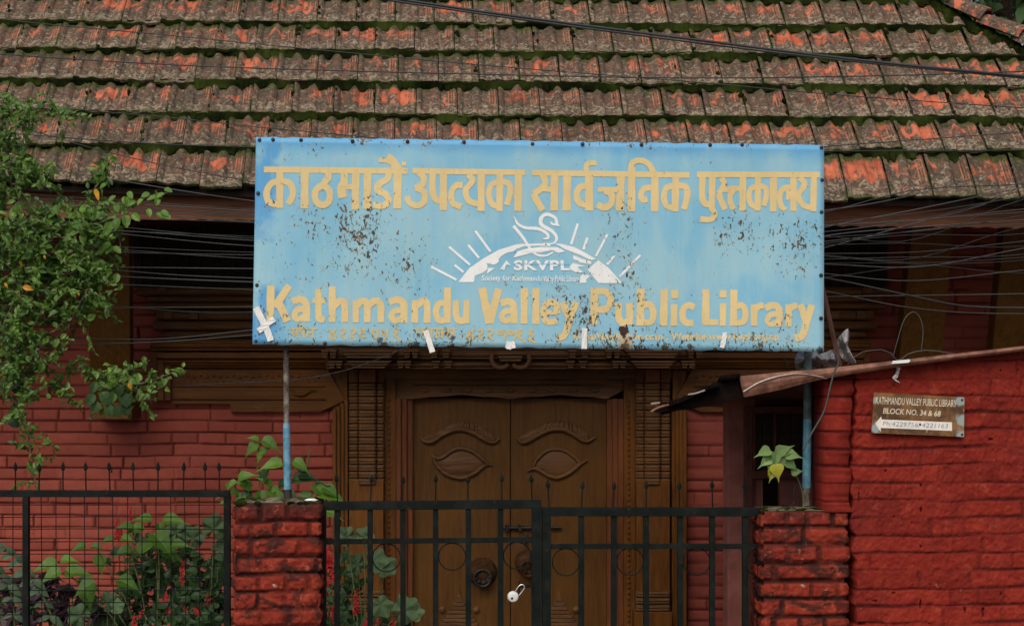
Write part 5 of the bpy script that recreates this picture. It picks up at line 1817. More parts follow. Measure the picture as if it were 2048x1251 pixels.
fe = empty('wire_mesh_fence', P(200, GB, YI), 'black iron fence panel with square wire mesh and spear finials left of the gate pillars', 'fence')
m_ = MB(); m_.pbox(-420, 459, 980.5, 993.5, YI - .02, YI + .02); m_.build('top_rail', M['black'], fe, bevel=.002)
for (a, b) in ((447, 460), (44.5, 56.5), (-360, -348)):
    m_ = MB(); m_.pbox(a, b, 993.7, GB + 60, YI - .0195, YI + .0195); m_.build('fence_post', M['black'], fe, bevel=.002)
m_ = MB(); m_.pbox(-420, 459, 1590, 1602, YI - .018, YI + .018); m_.build('bottom_rail', M['black'], fe, bevel=.002)
m_ = MB()
x = -400
for i in range(30):
    x = 25 + (i - 14) * 28.75
    if x > 446: break
    m_.tube([P(x + R.uniform(-1, 1), 993, YI), P(x + R.uniform(-1.5, 1.5), 1150, YI + R.uniform(-.004, .004)), P(x, 1592, YI)], .0021, 6)
y = 1009
while y < 1590:
    m_.tube([P(-420, y, YI - .003), P(0, y + R.uniform(-1, 1), YI - .003), P(220, y + R.uniform(-1.5, 1.5), YI - .003), P(449, y + R.uniform(-1, 1), YI - .003)], .0021, 6)
    y += 24.4
m_.build('wire_mesh', M['black'], fe)
for i, (sx, ln) in enumerate(((31, 0), (78, 1), (126, 0), (172, -1), (220, -2), (267, -1), (316, 0), (367, 1), (411, -1), (439, -1), (-20, 0), (-70, 0))):
    spear(sx, 981, 922 + (3 if i == 1 else 0), YI, fe, ln)
m_ = MB(); m_.tube([P(223, 944, YI), P(224, 934, YI - .004)], [.004, .002], 5); m_.build('bent_tip', M['black'], fe)

# ------------------------------------------------------------------ overhead wires
wl = {'roof': 'thin grey overhead wire crossing in front of the tiled roof', 'eave': 'thin grey overhead wire in the bundle crossing the dark eaves behind the signboard', 'low': 'thin overhead wire sagging low across the brick wall and carved lintel'}
wg = {'roof': 'wires across the roof', 'eave': 'wires bundled across the eaves', 'low': 'low wires'}


def hermite(pts):
    x = [p[0] for p in pts]; y = [p[1] for p in pts]
    d = [(y[i + 1] - y[i]) / (x[i + 1] - x[i]) for i in range(len(x) - 1)]
    m = [d[0]] + [(d[i - 1] * (x[i + 1] - x[i]) + d[i] * (x[i] - x[i - 1])) / (x[i + 1] - x[i - 1]) for i in range(1, len(d))] + [d[-1]]
    out = []
    for i in range(len(d)):
        h = x[i + 1] - x[i]
        k = max(2, int(h / 40))
        for j in range(k):
            t = j / k
            out.append((x[i] + h * t, (2 * t ** 3 - 3 * t * t + 1) * y[i] + (t ** 3 - 2 * t * t + t) * h * m[i] + (3 * t * t - 2 * t ** 3) * y[i + 1] + (t ** 3 - t * t) * h * m[i + 1]))
    return out + [(x[-1], y[-1])]


def wire(pts, Y, r, kind, mat='cable', label=None, Y2=None):
    p = hermite(pts) if all(b[0] > a[0] for a, b in zip(pts, pts[1:])) else spline([(a, b) for a, b in pts], 8)
    n_ = len(p); Y2 = Y2 or Y
    m_ = MB(); m_.tube([P(x, y, Y + (Y2 - Y) * i / (n_ - 1)) for i, (x, y) in enumerate(p)], r, 6)
    o = m_.build('overhead_wire', M[mat], None, smooth=True)
    tag(o, label or wl[kind], 'wire', wg[kind])
    return o


wire([(560, -30), (780, -4), (900, 14), (1123, 45), (1348, 74), (1690, 117), (2048, 153), (2400, 186)], 7.3, .0058, 'roof', 'cable_dark', 'thick black overhead cable, the heaviest, sloping down rightwards across the tiled roof')
wire([(560, -26), (780, 1), (900, 19), (1123, 50), (1348, 80), (1690, 121), (2048, 156), (2400, 188)], 7.32, .0042, 'roof', 'cable', 'grey cable lashed just under the thick black cable across the roof')
wire([(-300, 84), (0, 108), (350, 130), (700, 142), (1024, 150), (1374, 156), (1690, 153), (2048, 143), (2400, 128)], 8.1, .0030, 'roof', 'cable_dark', 'long nearly level dark wire crossing the roof above the signboard')
wire([(-300, -8), (0, 38), (350, 72), (700, 106), (949, 129), (1374, 163), (1690, 191), (2048, 216), (2400, 240)], 8.2, .0024, 'roof', 'cable_dark', 'thin dark wire descending across the whole roof from the upper left corner')
wire([(-300, 160), (0, 196), (148, 218), (309, 232), (515, 254), (700, 271), (1000, 300), (1400, 310), (1650, 293), (1800, 282), (2048, 264), (2400, 235)], 8.3, .0024, 'roof', 'cable_dark', 'thin dark wire over the lower roof that dips behind the signboard top')
wire([(-300, 242), (0, 265), (344, 289), (509, 294), (1000, 305), (1650, 302), (2048, 300), (2400, 290)], 8.3, .0028, 'roof', 'cable_dark', 'dark wire level with the top edge of the signboard, running behind it')
wire([(-300, 200), (0, 244), (206, 302), (309, 326), (509, 364), (900, 420), (1300, 430), (1650, 424), (1800, 385), (2048, 368), (2400, 340)], 8.35, .0024, 'roof', 'cable_dark', 'thin dark wire slanting down over the eaves tiles left of the signboard')
left = [[(27, 328), (172, 350), (330, 376), (509, 402)], [(38, 387), (299, 405), (509, 419)], [(0, 395), (309, 410), (509, 422)], [(0, 405), (309, 429), (509, 444)],
        [(0, 436), (172, 448), (509, 477)], [(0, 447), (172, 461), (509, 492)], [(0, 455), (250, 462), (509, 481)], [(0, 480), (155, 492), (509, 517)], [(0, 532), (223, 534), (509, 537)], [(0, 520), (220, 539), (360, 550), (509, 556)],
        [(0, 540), (220, 552), (509, 564)], [(0, 560), (220, 568), (509, 579)], [(0, 618), (165, 616), (509, 613)]]
right = [[(1652, 420), (1726, 410), (2048, 330)], [(1653, 444), (1930, 412), (2048, 392)], [(1654, 450), (1863, 437), (2048, 418)], [(1654, 463), (1863, 438), (2048, 424)],
         [(1654, 474), (1900, 455), (2048, 430)], [(1654, 482), (1898, 455), (2048, 448)], [(1654, 494), (1726, 475), (1863, 437), (1966, 410), (2048, 370)], [(1652, 507), (1829, 504), (2048, 482)], [(1652, 528), (1829, 534), (2048, 496)], [(1652, 547), (1795, 561), (2048, 540)],
         [(1654, 556), (1812, 589), (1932, 612), (2048, 615)], [(1652, 582), (1795, 611), (1932, 625), (2048, 627)], [(1700, 592), (1863, 590), (2048, 587)]]
for i, (a, b) in enumerate(zip(left, right)):
    dxl = (a[1][1] - a[0][1]) / (a[1][0] - a[0][0]); dxr = (b[-1][1] - b[-2][1]) / (b[-1][0] - b[-2][0])
    pts = [(-320, a[0][1] - dxl * (320 + a[0][0]))] + a + [(1080, (a[-1][1] + b[0][1]) / 2 + 6)] + b + [(2400, b[-1][1] + dxr * 352)]
    wire(pts, 8.25 + .04 * (i % 7), .0021 if i != 10 else .0042, 'eave', 'cable_dark' if i % 3 == 1 else 'cable')
for i in range(9):
    yl, yr_ = R.uniform(400, 600), R.uniform(405, 560)
    wire([(-320, yl - R.uniform(0, 30)), (100, yl), (509, yl + R.uniform(8, 34)), (1080, 500), (1652, yr_), (1800, yr_ - R.uniform(-14, 22)), (2048, yr_ - R.uniform(-20, 80)), (2400, yr_ - R.uniform(0, 120))], 8.3 + .03 * i, .0019, 'eave', 'cable_dark')
wire([(-320, 690), (120, 677), (344, 676), (509, 659), (800, 640), (1100, 620), (1660, 452), (1800, 425), (2048, 375), (2400, 320)], 8.45, .0026, 'eave')
wire([(-320, 705), (103, 690), (344, 682), (509, 669), (800, 650), (1100, 630), (1660, 470), (1860, 452), (2048, 440), (2400, 420)], 8.5, .0030, 'eave')
wire([(357, 771), (470, 765), (584, 760), (700, 738), (800, 700), (900, 660)], 9.4, .0026, 'low', 'cable_dark', 'single thin wire sagging across the carved lintel left of the door')
wire([(1690, 735), (1705, 716), (1745, 700), (1780, 705), (1795, 720), (1815, 708), (1850, 700), (1900, 706), (1960, 716)], 8.1, .0022, 'low', 'cable', 'loose wire lying in humps above the rusty roof edge')
wire([(1786, 712), (1795, 680), (1808, 640), (1824, 624), (1838, 632), (1846, 660), (1842, 705)], 8.1, .0020, 'low', 'cable', 'tall thin wire loop rising above the rusty roof edge')
wire([(1664, 700), (1674, 712), (1677, 726), (1668, 745), (1660, 775), (1648, 822), (1622, 868), (1606, 900)], 7.47, .0042, 'low', 'cable', 'short grey cable drooping over the rusty roof edge beside the pillar')
wire([(1568, 715), (1574, 726), (1577, 742)], 7.9, .0036, 'low', 'cable', 'short stub of grey cable poking up behind the rusty roof edge')
wire([(1592, 968), (1587, 986), (1590, 1000), (1580, 1012), (1560, 1016)], 7.9, .0036, 'low', 'cable_dark', 'short dark twisted wire hanging behind the right pillar top')

# ------------------------------------------------------------------ plants
def foliage_blob(mb, cx, cy, rx, ry, Y, dY, n, L, rr, shape='oval', zb=.35, squash=1.0):
    for _ in range(n):
        a = rr.uniform(0, 2 * math.pi); q = math.sqrt(rr.random())
        x, y = cx + rx * q * math.cos(a), cy + ry * q * math.sin(a)
        Yp = Y + rr.uniform(-dY, dY) * math.sqrt(max(.05, 1 - q * q))
        d = rdir(rr, -.15); d.y *= .6; nrm = Vector((rr.uniform(-.6, .6), -rr.uniform(.2, 1), rr.uniform(.1, 1)))
        l = L * rr.uniform(.6, 1.25)
        leaf(mb, P(x, y, Yp), d, nrm, l, l * rr.uniform(.5, .72), shape, rr.random(), rr.uniform(.1, .5))


def twigs(mb, tw, cx, cy, rx, ry, Y, dY, n, L, rr):
    """short twigs filling an ellipse, each with alternate leaves"""
    for _ in range(max(2, n // 11)):
        a = rr.uniform(0, 2 * math.pi); q = math.sqrt(rr.random())
        p = Vector(P(cx + rx * q * math.cos(a), cy + ry * q * math.sin(a), Y + rr.uniform(-dY, dY)))
        d = rdir(rr, .35); d.y = d.y * .6 - .15; d.normalize()
        l = rr.uniform(.07, .17); sag = rr.uniform(.1, .5)
        pts = [p + d * l * t - Vector((0, 0, sag * l * t * t)) for t in (0, .35, .7, 1)]
        tw.tube(pts, [.0018, .0015, .0012, .0008], 4)
        k = rr.randint(7, 13); tone = rr.random()
        for i in range(k):
            t = (i + .5) / k
            c = p + d * l * t - Vector((0, 0, sag * l * t * t))
            side = rdir(rr, .05) + d * .6; side.y *= .6
            ll = L * rr.uniform(.55, 1.2) * (1.1 - .35 * t)
            leaf(mb, c, side, (rr.uniform(-.6, .6), -rr.uniform(.2, 1), rr.uniform(.1, 1.1)), ll, ll * rr.uniform(.5, .72), 'oval', min(1, max(0, tone * .6 + rr.random() * .5)), rr.uniform(.0, .7))


def along(mb, path, Y, n, L, rr, shape='oval', jit=4, dY=.03):
    p = spline(path, 10)
    for _ in range(n):
        x, y = p[int(rr.random() * (len(p) - 1))]
        d = rdir(rr, .1); d.y *= .6
        nrm = Vector((rr.uniform(-.6, .6), -rr.uniform(.3, 1), rr.uniform(.2, 1)))
        l = L * rr.uniform(.6, 1.3)
        leaf(mb, P(x + rr.gauss(0, jit), y + rr.gauss(0, jit), Y + rr.uniform(-dY, dY)), d, nrm, l, l * rr.uniform(.5, .75), shape, rr.random(), rr.uniform(.1, .5))


rr = random.Random(5)
cr = empty('climbing_shrub', P(40, 1660, 8.0), 'tall bushy green climber with small leaves, some orange, at the left edge', 'shrub')
YC = 7.95
m_ = MB()
m_.tube([P(x, y, YC + .06) for x, y in spline([(-150, 1700), (-130, 1300), (-95, 1000), (-30, 800), (40, 600), (30, 400), (0, 250)], 6)], [.022] * 20 + [.012] * 17, 8)
m_.build('stem', M['bark'], cr, smooth=True)
branches = [[(45, 600), (140, 520), (210, 455), (280, 400), (335, 385)], [(30, 440), (110, 418), (200, 408), (290, 408)], [(30, 700), (120, 730), (200, 755), (290, 780), (335, 770)], [(200, 755), (260, 790), (310, 800)],
            [(230, 770), (290, 765), (345, 745), (368, 742)], [(30, 800), (50, 850), (62, 900), (72, 975)], [(20, 380), (70, 360), (120, 335)], [(170, 410), (200, 360), (212, 325)], [(0, 210), (60, 215), (125, 235)],
            [(140, 640), (165, 590), (190, 545), (205, 500)], [(60, 560), (110, 600), (150, 620)], [(0, 300), (40, 310), (70, 330)], [(210, 455), (235, 470), (240, 500), (225, 530), (190, 560)], [(230, 745), (270, 735), (300, 720)]]
for b in branches:
    m_ = MB(); q = spline(b, 6); m_.tube([P(x, y, YC + .02 * math.sin(i)) for i, (x, y) in enumerate(q)], [max(.0016, .0055 * (1 - i / len(q))) for i in range(len(q))], 5)
    m_.build('branch', M['bark'], cr, smooth=True)
fm_ = MB(); tw_ = MB()
for (cx, cy, rx, ry, n) in ((20, 470, 70, 55, 260), (95, 480, 65, 50, 200), (60, 560, 75, 55, 260), (140, 545, 55, 50, 150), (150, 600, 52, 50, 140), (80, 640, 65, 55, 190), (20, 620, 40, 80, 150), (20, 720, 45, 60, 170), (70, 720, 45, 45, 110),
                            (30, 790, 50, 45, 130), (110, 770, 40, 30, 45), (25, 360, 55, 38, 140), (15, 290, 40, 30, 70), (20, 225, 45, 35, 80), (90, 232, 40, 16, 40), (70, 350, 35, 25, 45), (185, 530, 30, 40, 70), (190, 600, 18, 20, 20),
                            (125, 440, 60, 25, 90), (185, 440, 40, 28, 60), (175, 480, 30, 22, 26), (62, 905, 16, 50, 44), (70, 955, 12, 26, 20), (48, 850, 14, 25, 18), (235, 762, 42, 32, 90), (225, 790, 40, 24, 60), (285, 795, 28, 24, 40), (160, 755, 36, 18, 30), (110, 790, 40, 22, 24), (-60, 500, 60, 250, 300)):
    twigs(fm_, tw_, cx, cy, rx, ry, YC, .16, int(n * (2.8 if cy < 740 else 1.7)), .036, rr)
for b in branches: along(fm_, b, YC, 26, .034, rr, jit=6)
for (x, y) in ((212, 325), (200, 345), (205, 365)): foliage_blob(fm_, x, y, 16, 14, YC, .05, 22, .036, rr)
fm_.build('foliage', M['leaf'], cr); tag(tw_.build('twigs', M['bark'], cr), kind='stuff')
# larger soft leaves at the branch tips
fm_ = MB()
for (x, y, l) in ((235, 402, .055), (247, 404, .05), (278, 412, .06), (310, 395, .055), (330, 388, .05), (325, 415, .055), (232, 432, .075), (160, 415, .085), (50, 408, .085), (150, 445, .08), (215, 455, .08), (190, 425, .06), (300, 425, .05), (250, 390, .05), (165, 460, .085), (110, 415, .06), (290, 392, .05), (205, 520, .07), (235, 500, .06), (215, 490, .06), (210, 550, .06)):
    for _ in range(2):
        a = rr.uniform(-2.6, -.2); d = Vector((math.cos(a) if rr.random() < .7 else -math.cos(a), -.4, math.sin(a) * .8 + .2))
        leaf(fm_, P(x + rr.gauss(0, 8), y + rr.gauss(0, 8), YC - .05), d, (rr.uniform(-.6, .6), -1, .6), l * .8, l * .5, 'round', rr.random(), .3)
fm_.build('tip_leaves', M['leaf_light'], cr)
fm_ = MB()
for (x, y, l) in ((203, 790, .07), (240, 795, .07), (215, 815, .055), (195, 808, .05), (250, 812, .055), (190, 795, .06), (262, 800, .06), (232, 818, .05), (18, 835, .07), (40, 760, .06), (245, 775, .055), (192, 770, .05)):
    a = rr.uniform(-2.4, -.7); leaf(fm_, P(x, y - 6, YC - .08), (math.cos(a), -.3, math.sin(a)), (rr.uniform(-.3, .3), -1, .4), l, l * .75, 'round', rr.random(), .3)
fm_.build('dark_round_leaves', M['leaf_dark'], cr)  # rounder leaves in the darker leaf green
for (x, y, l) in ((190, 378, .030), (45, 573, .034), (10, 565, .018), (36, 584, .015), (88, 510, .013), (40, 522, .015), (156, 584, .013), (257, 765, .024)):
    m_ = MB()
    leaf(m_, P(x, y, YC - .16), (rr.uniform(.2, .5) if x != 45 else .9, -.2, -1 if x != 45 else -.2), (0, -1, .3), l * 1.4, l * .8, 'oval', rr.random(), .4)
    if x == 190: leaf(m_, P(x + 3, y + 6, YC - .16), (.25, -.2, -1), (0, -1, .3), l * 1.3, l * .6, 'oval', .8, .2)
    m_.build('orange_leaf', M['leaf_yellow'], cr)


def salvia(label, px, py_base, Y, tips, rr, nleaf=60):
    """red-flowered sage: stems, dark heart leaves, spikes of small red florets; tips = (x, y, spike length px)"""
    o = empty('flowering_sage', P(px, py_base, Y), label, 'flowering plant', 'red flowered garden plants')
    st, lf = MB(), MB()
    for (x, y, sl) in tips:
        pt = MB()
        path = [(px + (x - px) * t + 8 * math.sin(t * 3 + x), py_base + (y - py_base) * t) for t in (0, .3, .6, .85, 1)]
        st.tube([P(a, b, Y + .03 * math.sin(a)) for a, b in spline(path, 5)], .003, 5)
        for i in range(max(3, int(sl / 2.4))):
            t = i / max(3, int(sl / 2.4)); yy = y + sl * t
            for k in range(3):
                d = rdir(rr, -.2); l = .020 * (.55 + .6 * t)
                leaf(pt, P(x + rr.gauss(0, 1.6), yy + rr.gauss(0, 1.5), Y - .02), (d.x, d.y - .3, d.z - .4), (rr.uniform(-.5, .5), -1, .5), l, l * .5, 'oval', rr.random(), .4)
        pt.build('flower_spike', M['petal'], o)
        for _ in range(nleaf // len(tips)):
            t = rr.random(); yb = y + sl + 4
            yy = yb + (py_base - yb) * t
            xx = px + (x - px) * (1 - t) + rr.gauss(0, 16)
            d = rdir(rr, .1); l = .055 * rr.uniform(.6, 1.2)
            leaf(lf, P(xx, yy, Y + rr.uniform(-.12, .12)), (d.x, d.y * .6 - .2, d.z * .6), (rr.uniform(-.5, .5), -1, .7), l, l * .62, 'heart', rr.random(), .35)
    st.build('stems', M['stem'], o); lf.build('leaves', M['leaf_dark'], o)
    return o


salvia('red flowering sage with two tall spikes against the brick wall behind the mesh', 262, 1320, 9.3, ((236, 1032, 42), (262, 1014, 34), (238, 1088, 14), (262, 1092, 14), (250, 1092, 12)), rr, 70)
salvia('red flowering sage in the thick of the bed beside the right fence post', 380, 1330, 9.0, ((366, 1118, 30), (364, 1142, 26), (415, 1188, 18), (372, 1172, 16), (396, 1210, 14)), rr, 240)
salvia('low red flowering sage at the bottom of the mesh', 310, 1340, 8.6, ((268, 1232, 22), (282, 1220, 14), (332, 1188, 14), (336, 1212, 12), (392, 1214, 14), (370, 1212, 10)), rr, 150)
salvia('red flowering sage with long drooping spikes between the left pillar and gate bars', 660, 1330, 8.4, ((656, 1094, 44), (664, 1112, 50), (652, 1150, 44), (672, 1190, 60), (668, 1210, 40)), rr, 90)
salvia('short red flowering sage behind the second gate bar', 715, 1330, 8.7, ((712, 1178, 46), (754, 1236, 24), (733, 1236, 20), (786, 1240, 12)), rr, 70)
# squash vine with broad pale lobed leaves
sq = empty('squash_vine', P(400, 1400, 9.2), 'squash vine with broad pale green leaves climbing behind the mesh fence', 'vine')
def squash(o, leaves, Y, root):
    lf, st = MB(), MB()
    for (x, y, r, tilt) in leaves:
        Yp = Y + rr.uniform(-.12, .12)
        up = Vector((math.sin(tilt), -.25, math.cos(tilt)))
        lobed(lf, P(x, y + r * .35, Yp), up, Vector((rr.uniform(-.25, .25), -1, .45)), r * Yp / F * 1.25, rr.random(), 5, .15)
        st.tube([P(a, b, Yp + .03) for a, b in spline([root, ((root[0] + x) / 2 + 6, (root[1] + y) / 2 + 20), (x, y + r * .35)], 6)], .0035, 5)
    st.build('vine_stems', M['stem'], o); lf.build('broad_leaves', M['leaf_squash'], o)
squash(sq, ((352, 1056, 27, -.3), (386, 1066, 26, .5), (428, 1045, 30, .3), (440, 1090, 26, 1.0), (428, 1140, 26, 1.3)), 9.3, (400, 1320))
sq2 = empty('squash_vine', P(205, 1400, 9.0), 'low squash vine with pale leaves near the ground left of the sage', 'vine')
squash(sq2, ((175, 1195, 28, .2), (215, 1195, 24, .8), (160, 1222, 26, -.9), (205, 1250, 34, .1), (232, 1206, 18, 1.2)), 9.0, (200, 1330))
sq3 = empty('squash_vine', P(760, 1400, 9.0), 'squash vine with large drooping leaves behind the left gate leaf before the door', 'vine')
squash(sq3, ((694, 1065, 22, -.5), (728, 1066, 22, .4), (748, 1110, 28, 1.7), (768, 1120, 26, 2.2), (762, 1200, 26, 2.6), (806, 1208, 34, .9), (826, 1216, 22, 1.5), (715, 1120, 24, -.8)), 8.9, (720, 1330))
lf = MB(); foliage_blob(lf, 700, 1150, 22, 60, 9.0, .1, 26, .075, rr, 'round'); foliage_blob(lf, 700, 1225, 30, 34, 9.0, .1, 24, .07, rr, 'round'); foliage_blob(lf, 770, 1240, 50, 16, 9.0, .1, 26, .05, rr, 'heart')
lf.build('round_leaves', M['leaf_dark'], sq3)
# leafy bush in the middle of the bed
bush = empty('garden_bush', P(330, 1400, 9.2), 'dense dark green leafy bush behind the middle of the mesh fence', 'bush')
lf = MB()
for (cx, cy, rx, ry, n) in ((330, 1120, 60, 46, 80), (400, 1160, 60, 60, 110), (330, 1190, 85, 60, 150), (290, 1160, 40, 34, 46), (400, 1225, 60, 40, 90), (240, 1235, 60, 22, 46), (310, 1080, 36, 18, 24)):
    foliage_blob(lf, cx, cy, rx, ry, 9.35, .2, n, .062, rr, 'heart')
lf.build('leaves', M['leaf_dark'], bush)
m_ = MB()
for i in range(9): m_.tube([P(x, y, 9.35) for x, y in spline([(330 + i * 4, 1420), (300 + i * 16, 1250), (285 + i * 19, 1110 + (i % 3) * 25)], 5)], .005, 5)
m_.build('stems', M['bark'], bush)
# bright young plants among it
yp_ = empty('young_mulberry', P(300, 1400, 9.1), 'bright yellow green broad leaved plant standing out above the dark bush', 'plant')
lf, st = MB(), MB()
for (x, y, l, a) in ((262, 1054, .085, 2.9), (285, 1056, .10, 3.3), (330, 1040, .12, .1), (300, 1038, .09, 2.9), (318, 1048, .07, -1.2), (225, 1078, .07, 3.3), (245, 1075, .07, -.2), (310, 1070, .14, -.9), (300, 1085, .12, -2.4), (345, 1090, .10, .2), (330, 1105, .11, -.4),
                     (262, 1100, .10, -2.9), (240, 1100, .09, -.3), (170, 1090, .075, 3.4), (185, 1092, .06, 0), (200, 1112, .09, -1.5), (110, 1128, .12, 3.3), (125, 1120, .085, .2), (135, 1145, .13, .2), (118, 1142, .11, -2.6), (160, 1160, .11, -.3), (185, 1165, .12, -2.5), (240, 1160, .12, -.4), (170, 1175, .12, -1.3)):
    leaf(lf, P(x, y, 9.0 + rr.uniform(-.1, .1)), (math.cos(a), -.25, math.sin(a) * .7), (rr.uniform(-.2, .2), -.75, 1), l, l * .7, 'heart', rr.random(), .3)
for (x, y) in ((315, 1045), (310, 1085), (255, 1085), (195, 1100), (130, 1140), (180, 1165)):
    st.tube([P(a, b, 9.02) for a, b in spline([(300, 1380), ((300 + x) / 2 + 10, (1330 + y) / 2), (x, y)], 6)], .004, 5)
st.build('stems', M['stem'], yp_); lf.build('heart_leaves', M['leaf_light'], yp_)
# purple coleus
for (lab, px, pts) in (('dark purple leaved plant at the lower left corner behind the fence post', 40, ((20, 1190), (40, 1160), (70, 1200), (90, 1220), (15, 1230), (60, 1240), (100, 1180), (30, 1215), (85, 1165), (5, 1170), (75, 1235))),
                       ('dark purple leaved plant right of the fence post among pale squash leaves', 140, ((98, 1150), (115, 1165), (135, 1172), (95, 1172), (130, 1200), (150, 1215), (110, 1215), (200, 1222), (225, 1226), (185, 1230), (120, 1235), (145, 1190)))):
    o = empty('purple_coleus', P(px, 1400, 9.1), lab, 'plant', 'purple leaved plants')
    lf, st = MB(), MB()
    for (x, y) in pts:
        st.tube([P(px, 1400, 9.1), P((px + x) / 2, (1380 + y) / 2, 9.1), P(x, y, 9.08)], .004, 5)
        for _ in range(3):
            d = rdir(rr, .1); l = .09 * rr.uniform(.7, 1.2)
            leaf(lf, P(x + rr.gauss(0, 5), y + rr.gauss(0, 5), 9.08), (d.x, -.3, d.z * .6), (rr.uniform(-.4, .4), -.8, .8), l, l * .6, 'heart', rr.random(), .35)
    st.build('stems', M['stem'], o); lf.build('purple_leaves', M['leaf_purple'], o)
# arching long-leaved stem at the left corner
o = empty('arching_plant', P(110, 1400, 8.6), 'long arching stem with drooping grey green leaves crossing behind the left fence post', 'plant')
st, lf = MB(), MB()
for path in ([(-20, 1080), (20, 1100), (55, 1140), (85, 1190), (110, 1260), (120, 1400)], [(-10, 1130), (20, 1180), (30, 1260), (30, 1400)]):
    st.tube([P(x, y, 8.6) for x, y in spline(path, 6)], .006, 6)
    for (x, y) in spline(path[:-1], 5)[::2]:
        for s in (-1, 1):
            l = .075 * rr.uniform(.7, 1.2)
            leaf(lf, P(x, y, 8.58), (s * .7 + .3, -.3, -.6 + .5 * (s < 0)), (rr.uniform(-.2, .2), -1, .6), l, l * .5, 'oval', rr.random(), .4)
st.build('stems', M['stem'], o); lf.build('long_leaves', mat_leaf('grey_green_leaf', (.05, .085, .045), (.09, .15, .075), .2, .55), o)
# low filler leaves in front of the wall (one more bush at the lower left)
o = empty('garden_bush', P(30, 1400, 9.3), 'low dark green bush at the far lower left behind the purple leaves', 'bush')
lf = MB(); foliage_blob(lf, 20, 1180, 60, 40, 9.4, .15, 60, .06, rr, 'heart'); foliage_blob(lf, 60, 1250, 120, 30, 9.4, .15, 90, .055, rr, 'heart'); foliage_blob(lf, -60, 1200, 70, 60, 9.4, .15, 60, .06, rr, 'heart')
lf.build('leaves', M['leaf_dark'], o)

# seedling tree behind the left pillar
o = empty('mulberry_sapling', P(545, 1400, 8.4), 'bright green sapling behind the left gate pillar around the blue post', 'sapling')
st, lf, l2 = MB(), MB(), MB()
YM = 8.35
for path in ([(530, 1400), (520, 1000), (515, 930), (518, 880)], [(540, 1400), (570, 980), (610, 940), (620, 900)], [(535, 1400), (500, 1000), (480, 960)], [(545, 1400), (620, 1000), (660, 970)]):
    st.tube([P(x, y, YM) for x, y in spline(path, 6)], .0042, 6)
for (x, y, l, a) in ((512, 888, .075, 3.9), (528, 880, .095, -.45), (515, 878, .05, 2.8), (522, 906, .06, .7), (522, 905, .05, -2.0), (560, 926, .105, 3.25), (570, 930, .06, -.9), (590, 922, .085, -.55), (580, 940, .05, -2.2), (480, 955, .085, .35), (470, 962, .05, 3.8)):
    leaf(lf, P(x, y, YM - .04), (math.cos(a), -.25, math.sin(a)), (rr.uniform(-.2, .2), -.8, .8), l, l * .62, 'heart', rr.random(), .3)
for (x, y, l, a) in ((500, 975, .085, 2.6), (525, 960, .085, 1.2), (540, 980, .10, -.5), (500, 985, .08, -2.4), (555, 985, .08, -1.5), (520, 985, .09, -1.2), (560, 970, .07, .4), (485, 990, .07, -2.0), (575, 985, .07, -.6), (540, 970, .07, 2.4), (510, 995, .08, -1.0), (475, 985, .06, 2.9),
                     (590, 958, .10, .1), (600, 948, .085, -.1), (630, 970, .10, -.75), (640, 985, .12, -.2), (620, 990, .10, -2.6), (650, 975, .09, -.45), (665, 995, .08, -.4), (650, 1020, .09, -.3), (460, 1000, .06, 3.3), (455, 975, .045, 1.2), (450, 985, .05, 3.6)):
    leaf(lf if (x * 7 + y) % 3 else l2, P(x, y, YM), (math.cos(a), -.3, math.sin(a)), (rr.uniform(-.3, .3), -.8, .8), l, l * .68, 'heart', rr.random(), .3)
st.build('stems', M['stem'], o); lf.build('bright_leaves', M['leaf_light'], o); l2.build('dark_leaves', M['leaf_dark'], o)

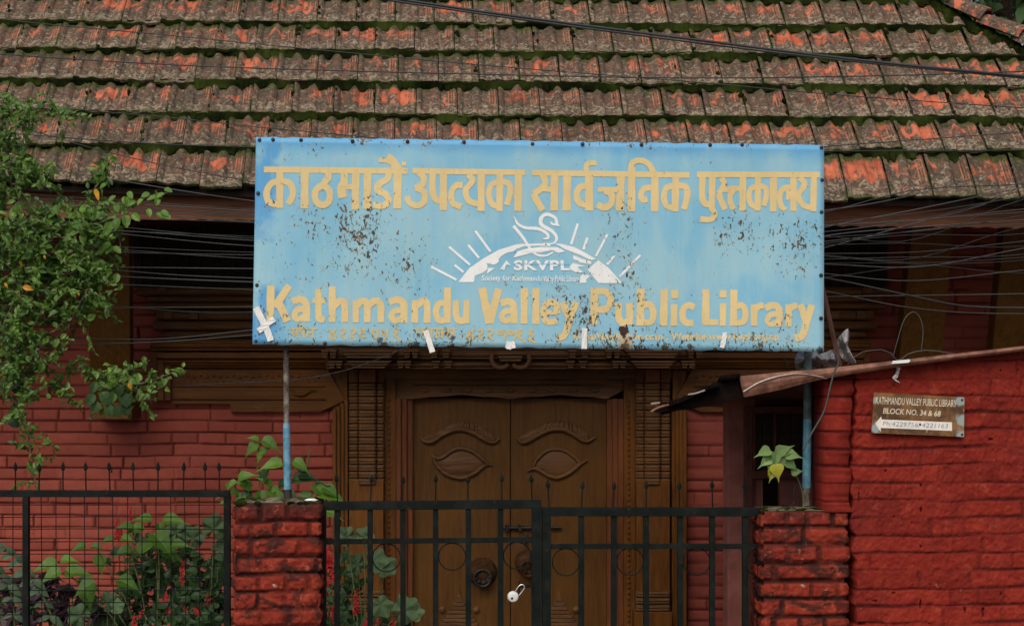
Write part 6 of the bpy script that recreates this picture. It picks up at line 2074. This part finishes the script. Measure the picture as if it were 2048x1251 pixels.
# small peepal seedling on the right pillar
o = empty('peepal_seedling', P(1600, 1021, YG + .12), 'small fig seedling with pale heart leaves and one yellow leaf rooted on the right pillar', 'seedling')
st, lf = MB(), MB()
YPp = YG + .10
st.tube([P(x, y, YPp) for x, y in spline([(1606, 1024), (1606, 990), (1592, 950), (1570, 925), (1552, 908), (1538, 900)], 6)], .0026, 6)
for (x, y, l, a) in ((1538, 900, .062, 3.45), (1556, 905, .066, .55), (1572, 908, .066, -.10), (1548, 908, .080, -1.95), (1556, 906, .085, -1.45), (1562, 905, .05, .15), (1572, 922, .06, -.6), (1540, 915, .06, -2.5), (1585, 945, .045, .3)):
    leaf(lf, P(x, y, YPp - .03), (math.cos(a), -.3, math.sin(a)), (rr.uniform(-.2, .2), -1, .5), l * 1.05, l * .76, 'heart', rr.random(), .25)
st.build('stem', M['stem'], o); lf.build('leaves', M['leaf_peepal'], o)
m_ = MB(); leaf(m_, P(1552, 930, YPp - .06), (.15, -.25, -1), (-.15, -1, .3), .066, .055, 'heart', .6, .3); leaf(m_, P(1546, 938, YPp - .05), (-.3, -.25, -1), (.1, -1, .3), .055, .04, 'heart', .3, .2)
m_.build('yellow_leaf', M['leaf_yg'], o)

# dark trees beyond the roof, seen past the hip
for (lab, cx, cy, Y, h) in (('dark leafy tree standing beyond the right end of the tiled roof', 2010, -40, 15.0, 2.1), ('taller dark tree farther right behind the tiled roof hip', 2330, -60, 16.5, 2.0), ('broad dark tree half hidden behind the top of the tiled roof', 1720, -70, 17.5, 2.0)):
    c = P(cx, cy, Y)
    t = empty('dark_tree', (c[0], Y, 0), lab, 'tree', 'trees behind the roof')
    m_ = MB(); m_.tube([(c[0], Y, -.1), (c[0] + .05, Y, 1.5), (c[0] - .05, Y, 3.2), (c[0], Y, c[2])], [.20, .16, .12, .06], 9)
    for k in range(6):
        a = k * 1.1; m_.tube([(c[0], Y, c[2] - 1.2 + .15 * k), (c[0] + .6 * math.cos(a), Y + .6 * math.sin(a), c[2] - .6 + .15 * k), (c[0] + 1.2 * math.cos(a), Y + 1.1 * math.sin(a), c[2] - .1 + .15 * k)], [.05, .035, .012], 6)
    m_.build('trunk', M['bark'], t)
    lf = MB()
    for k in range(44):
        d = rdir(rr); q = Vector(c) + Vector((d.x * h, d.y * h, d.z * h * .75)) * rr.uniform(.3, 1)
        for _ in range(90):
            e = rdir(rr) * (.42 * rr.random() ** .5)
            dd = rdir(rr, -.2); l = .17 * rr.uniform(.6, 1.2)
            leaf(lf, q + e, dd, (rr.uniform(-.5, .5), -.6, 1), l, l * .5, 'oval', rr.random(), .3)
    lf.build('crown', M['leaf_dark'], t)
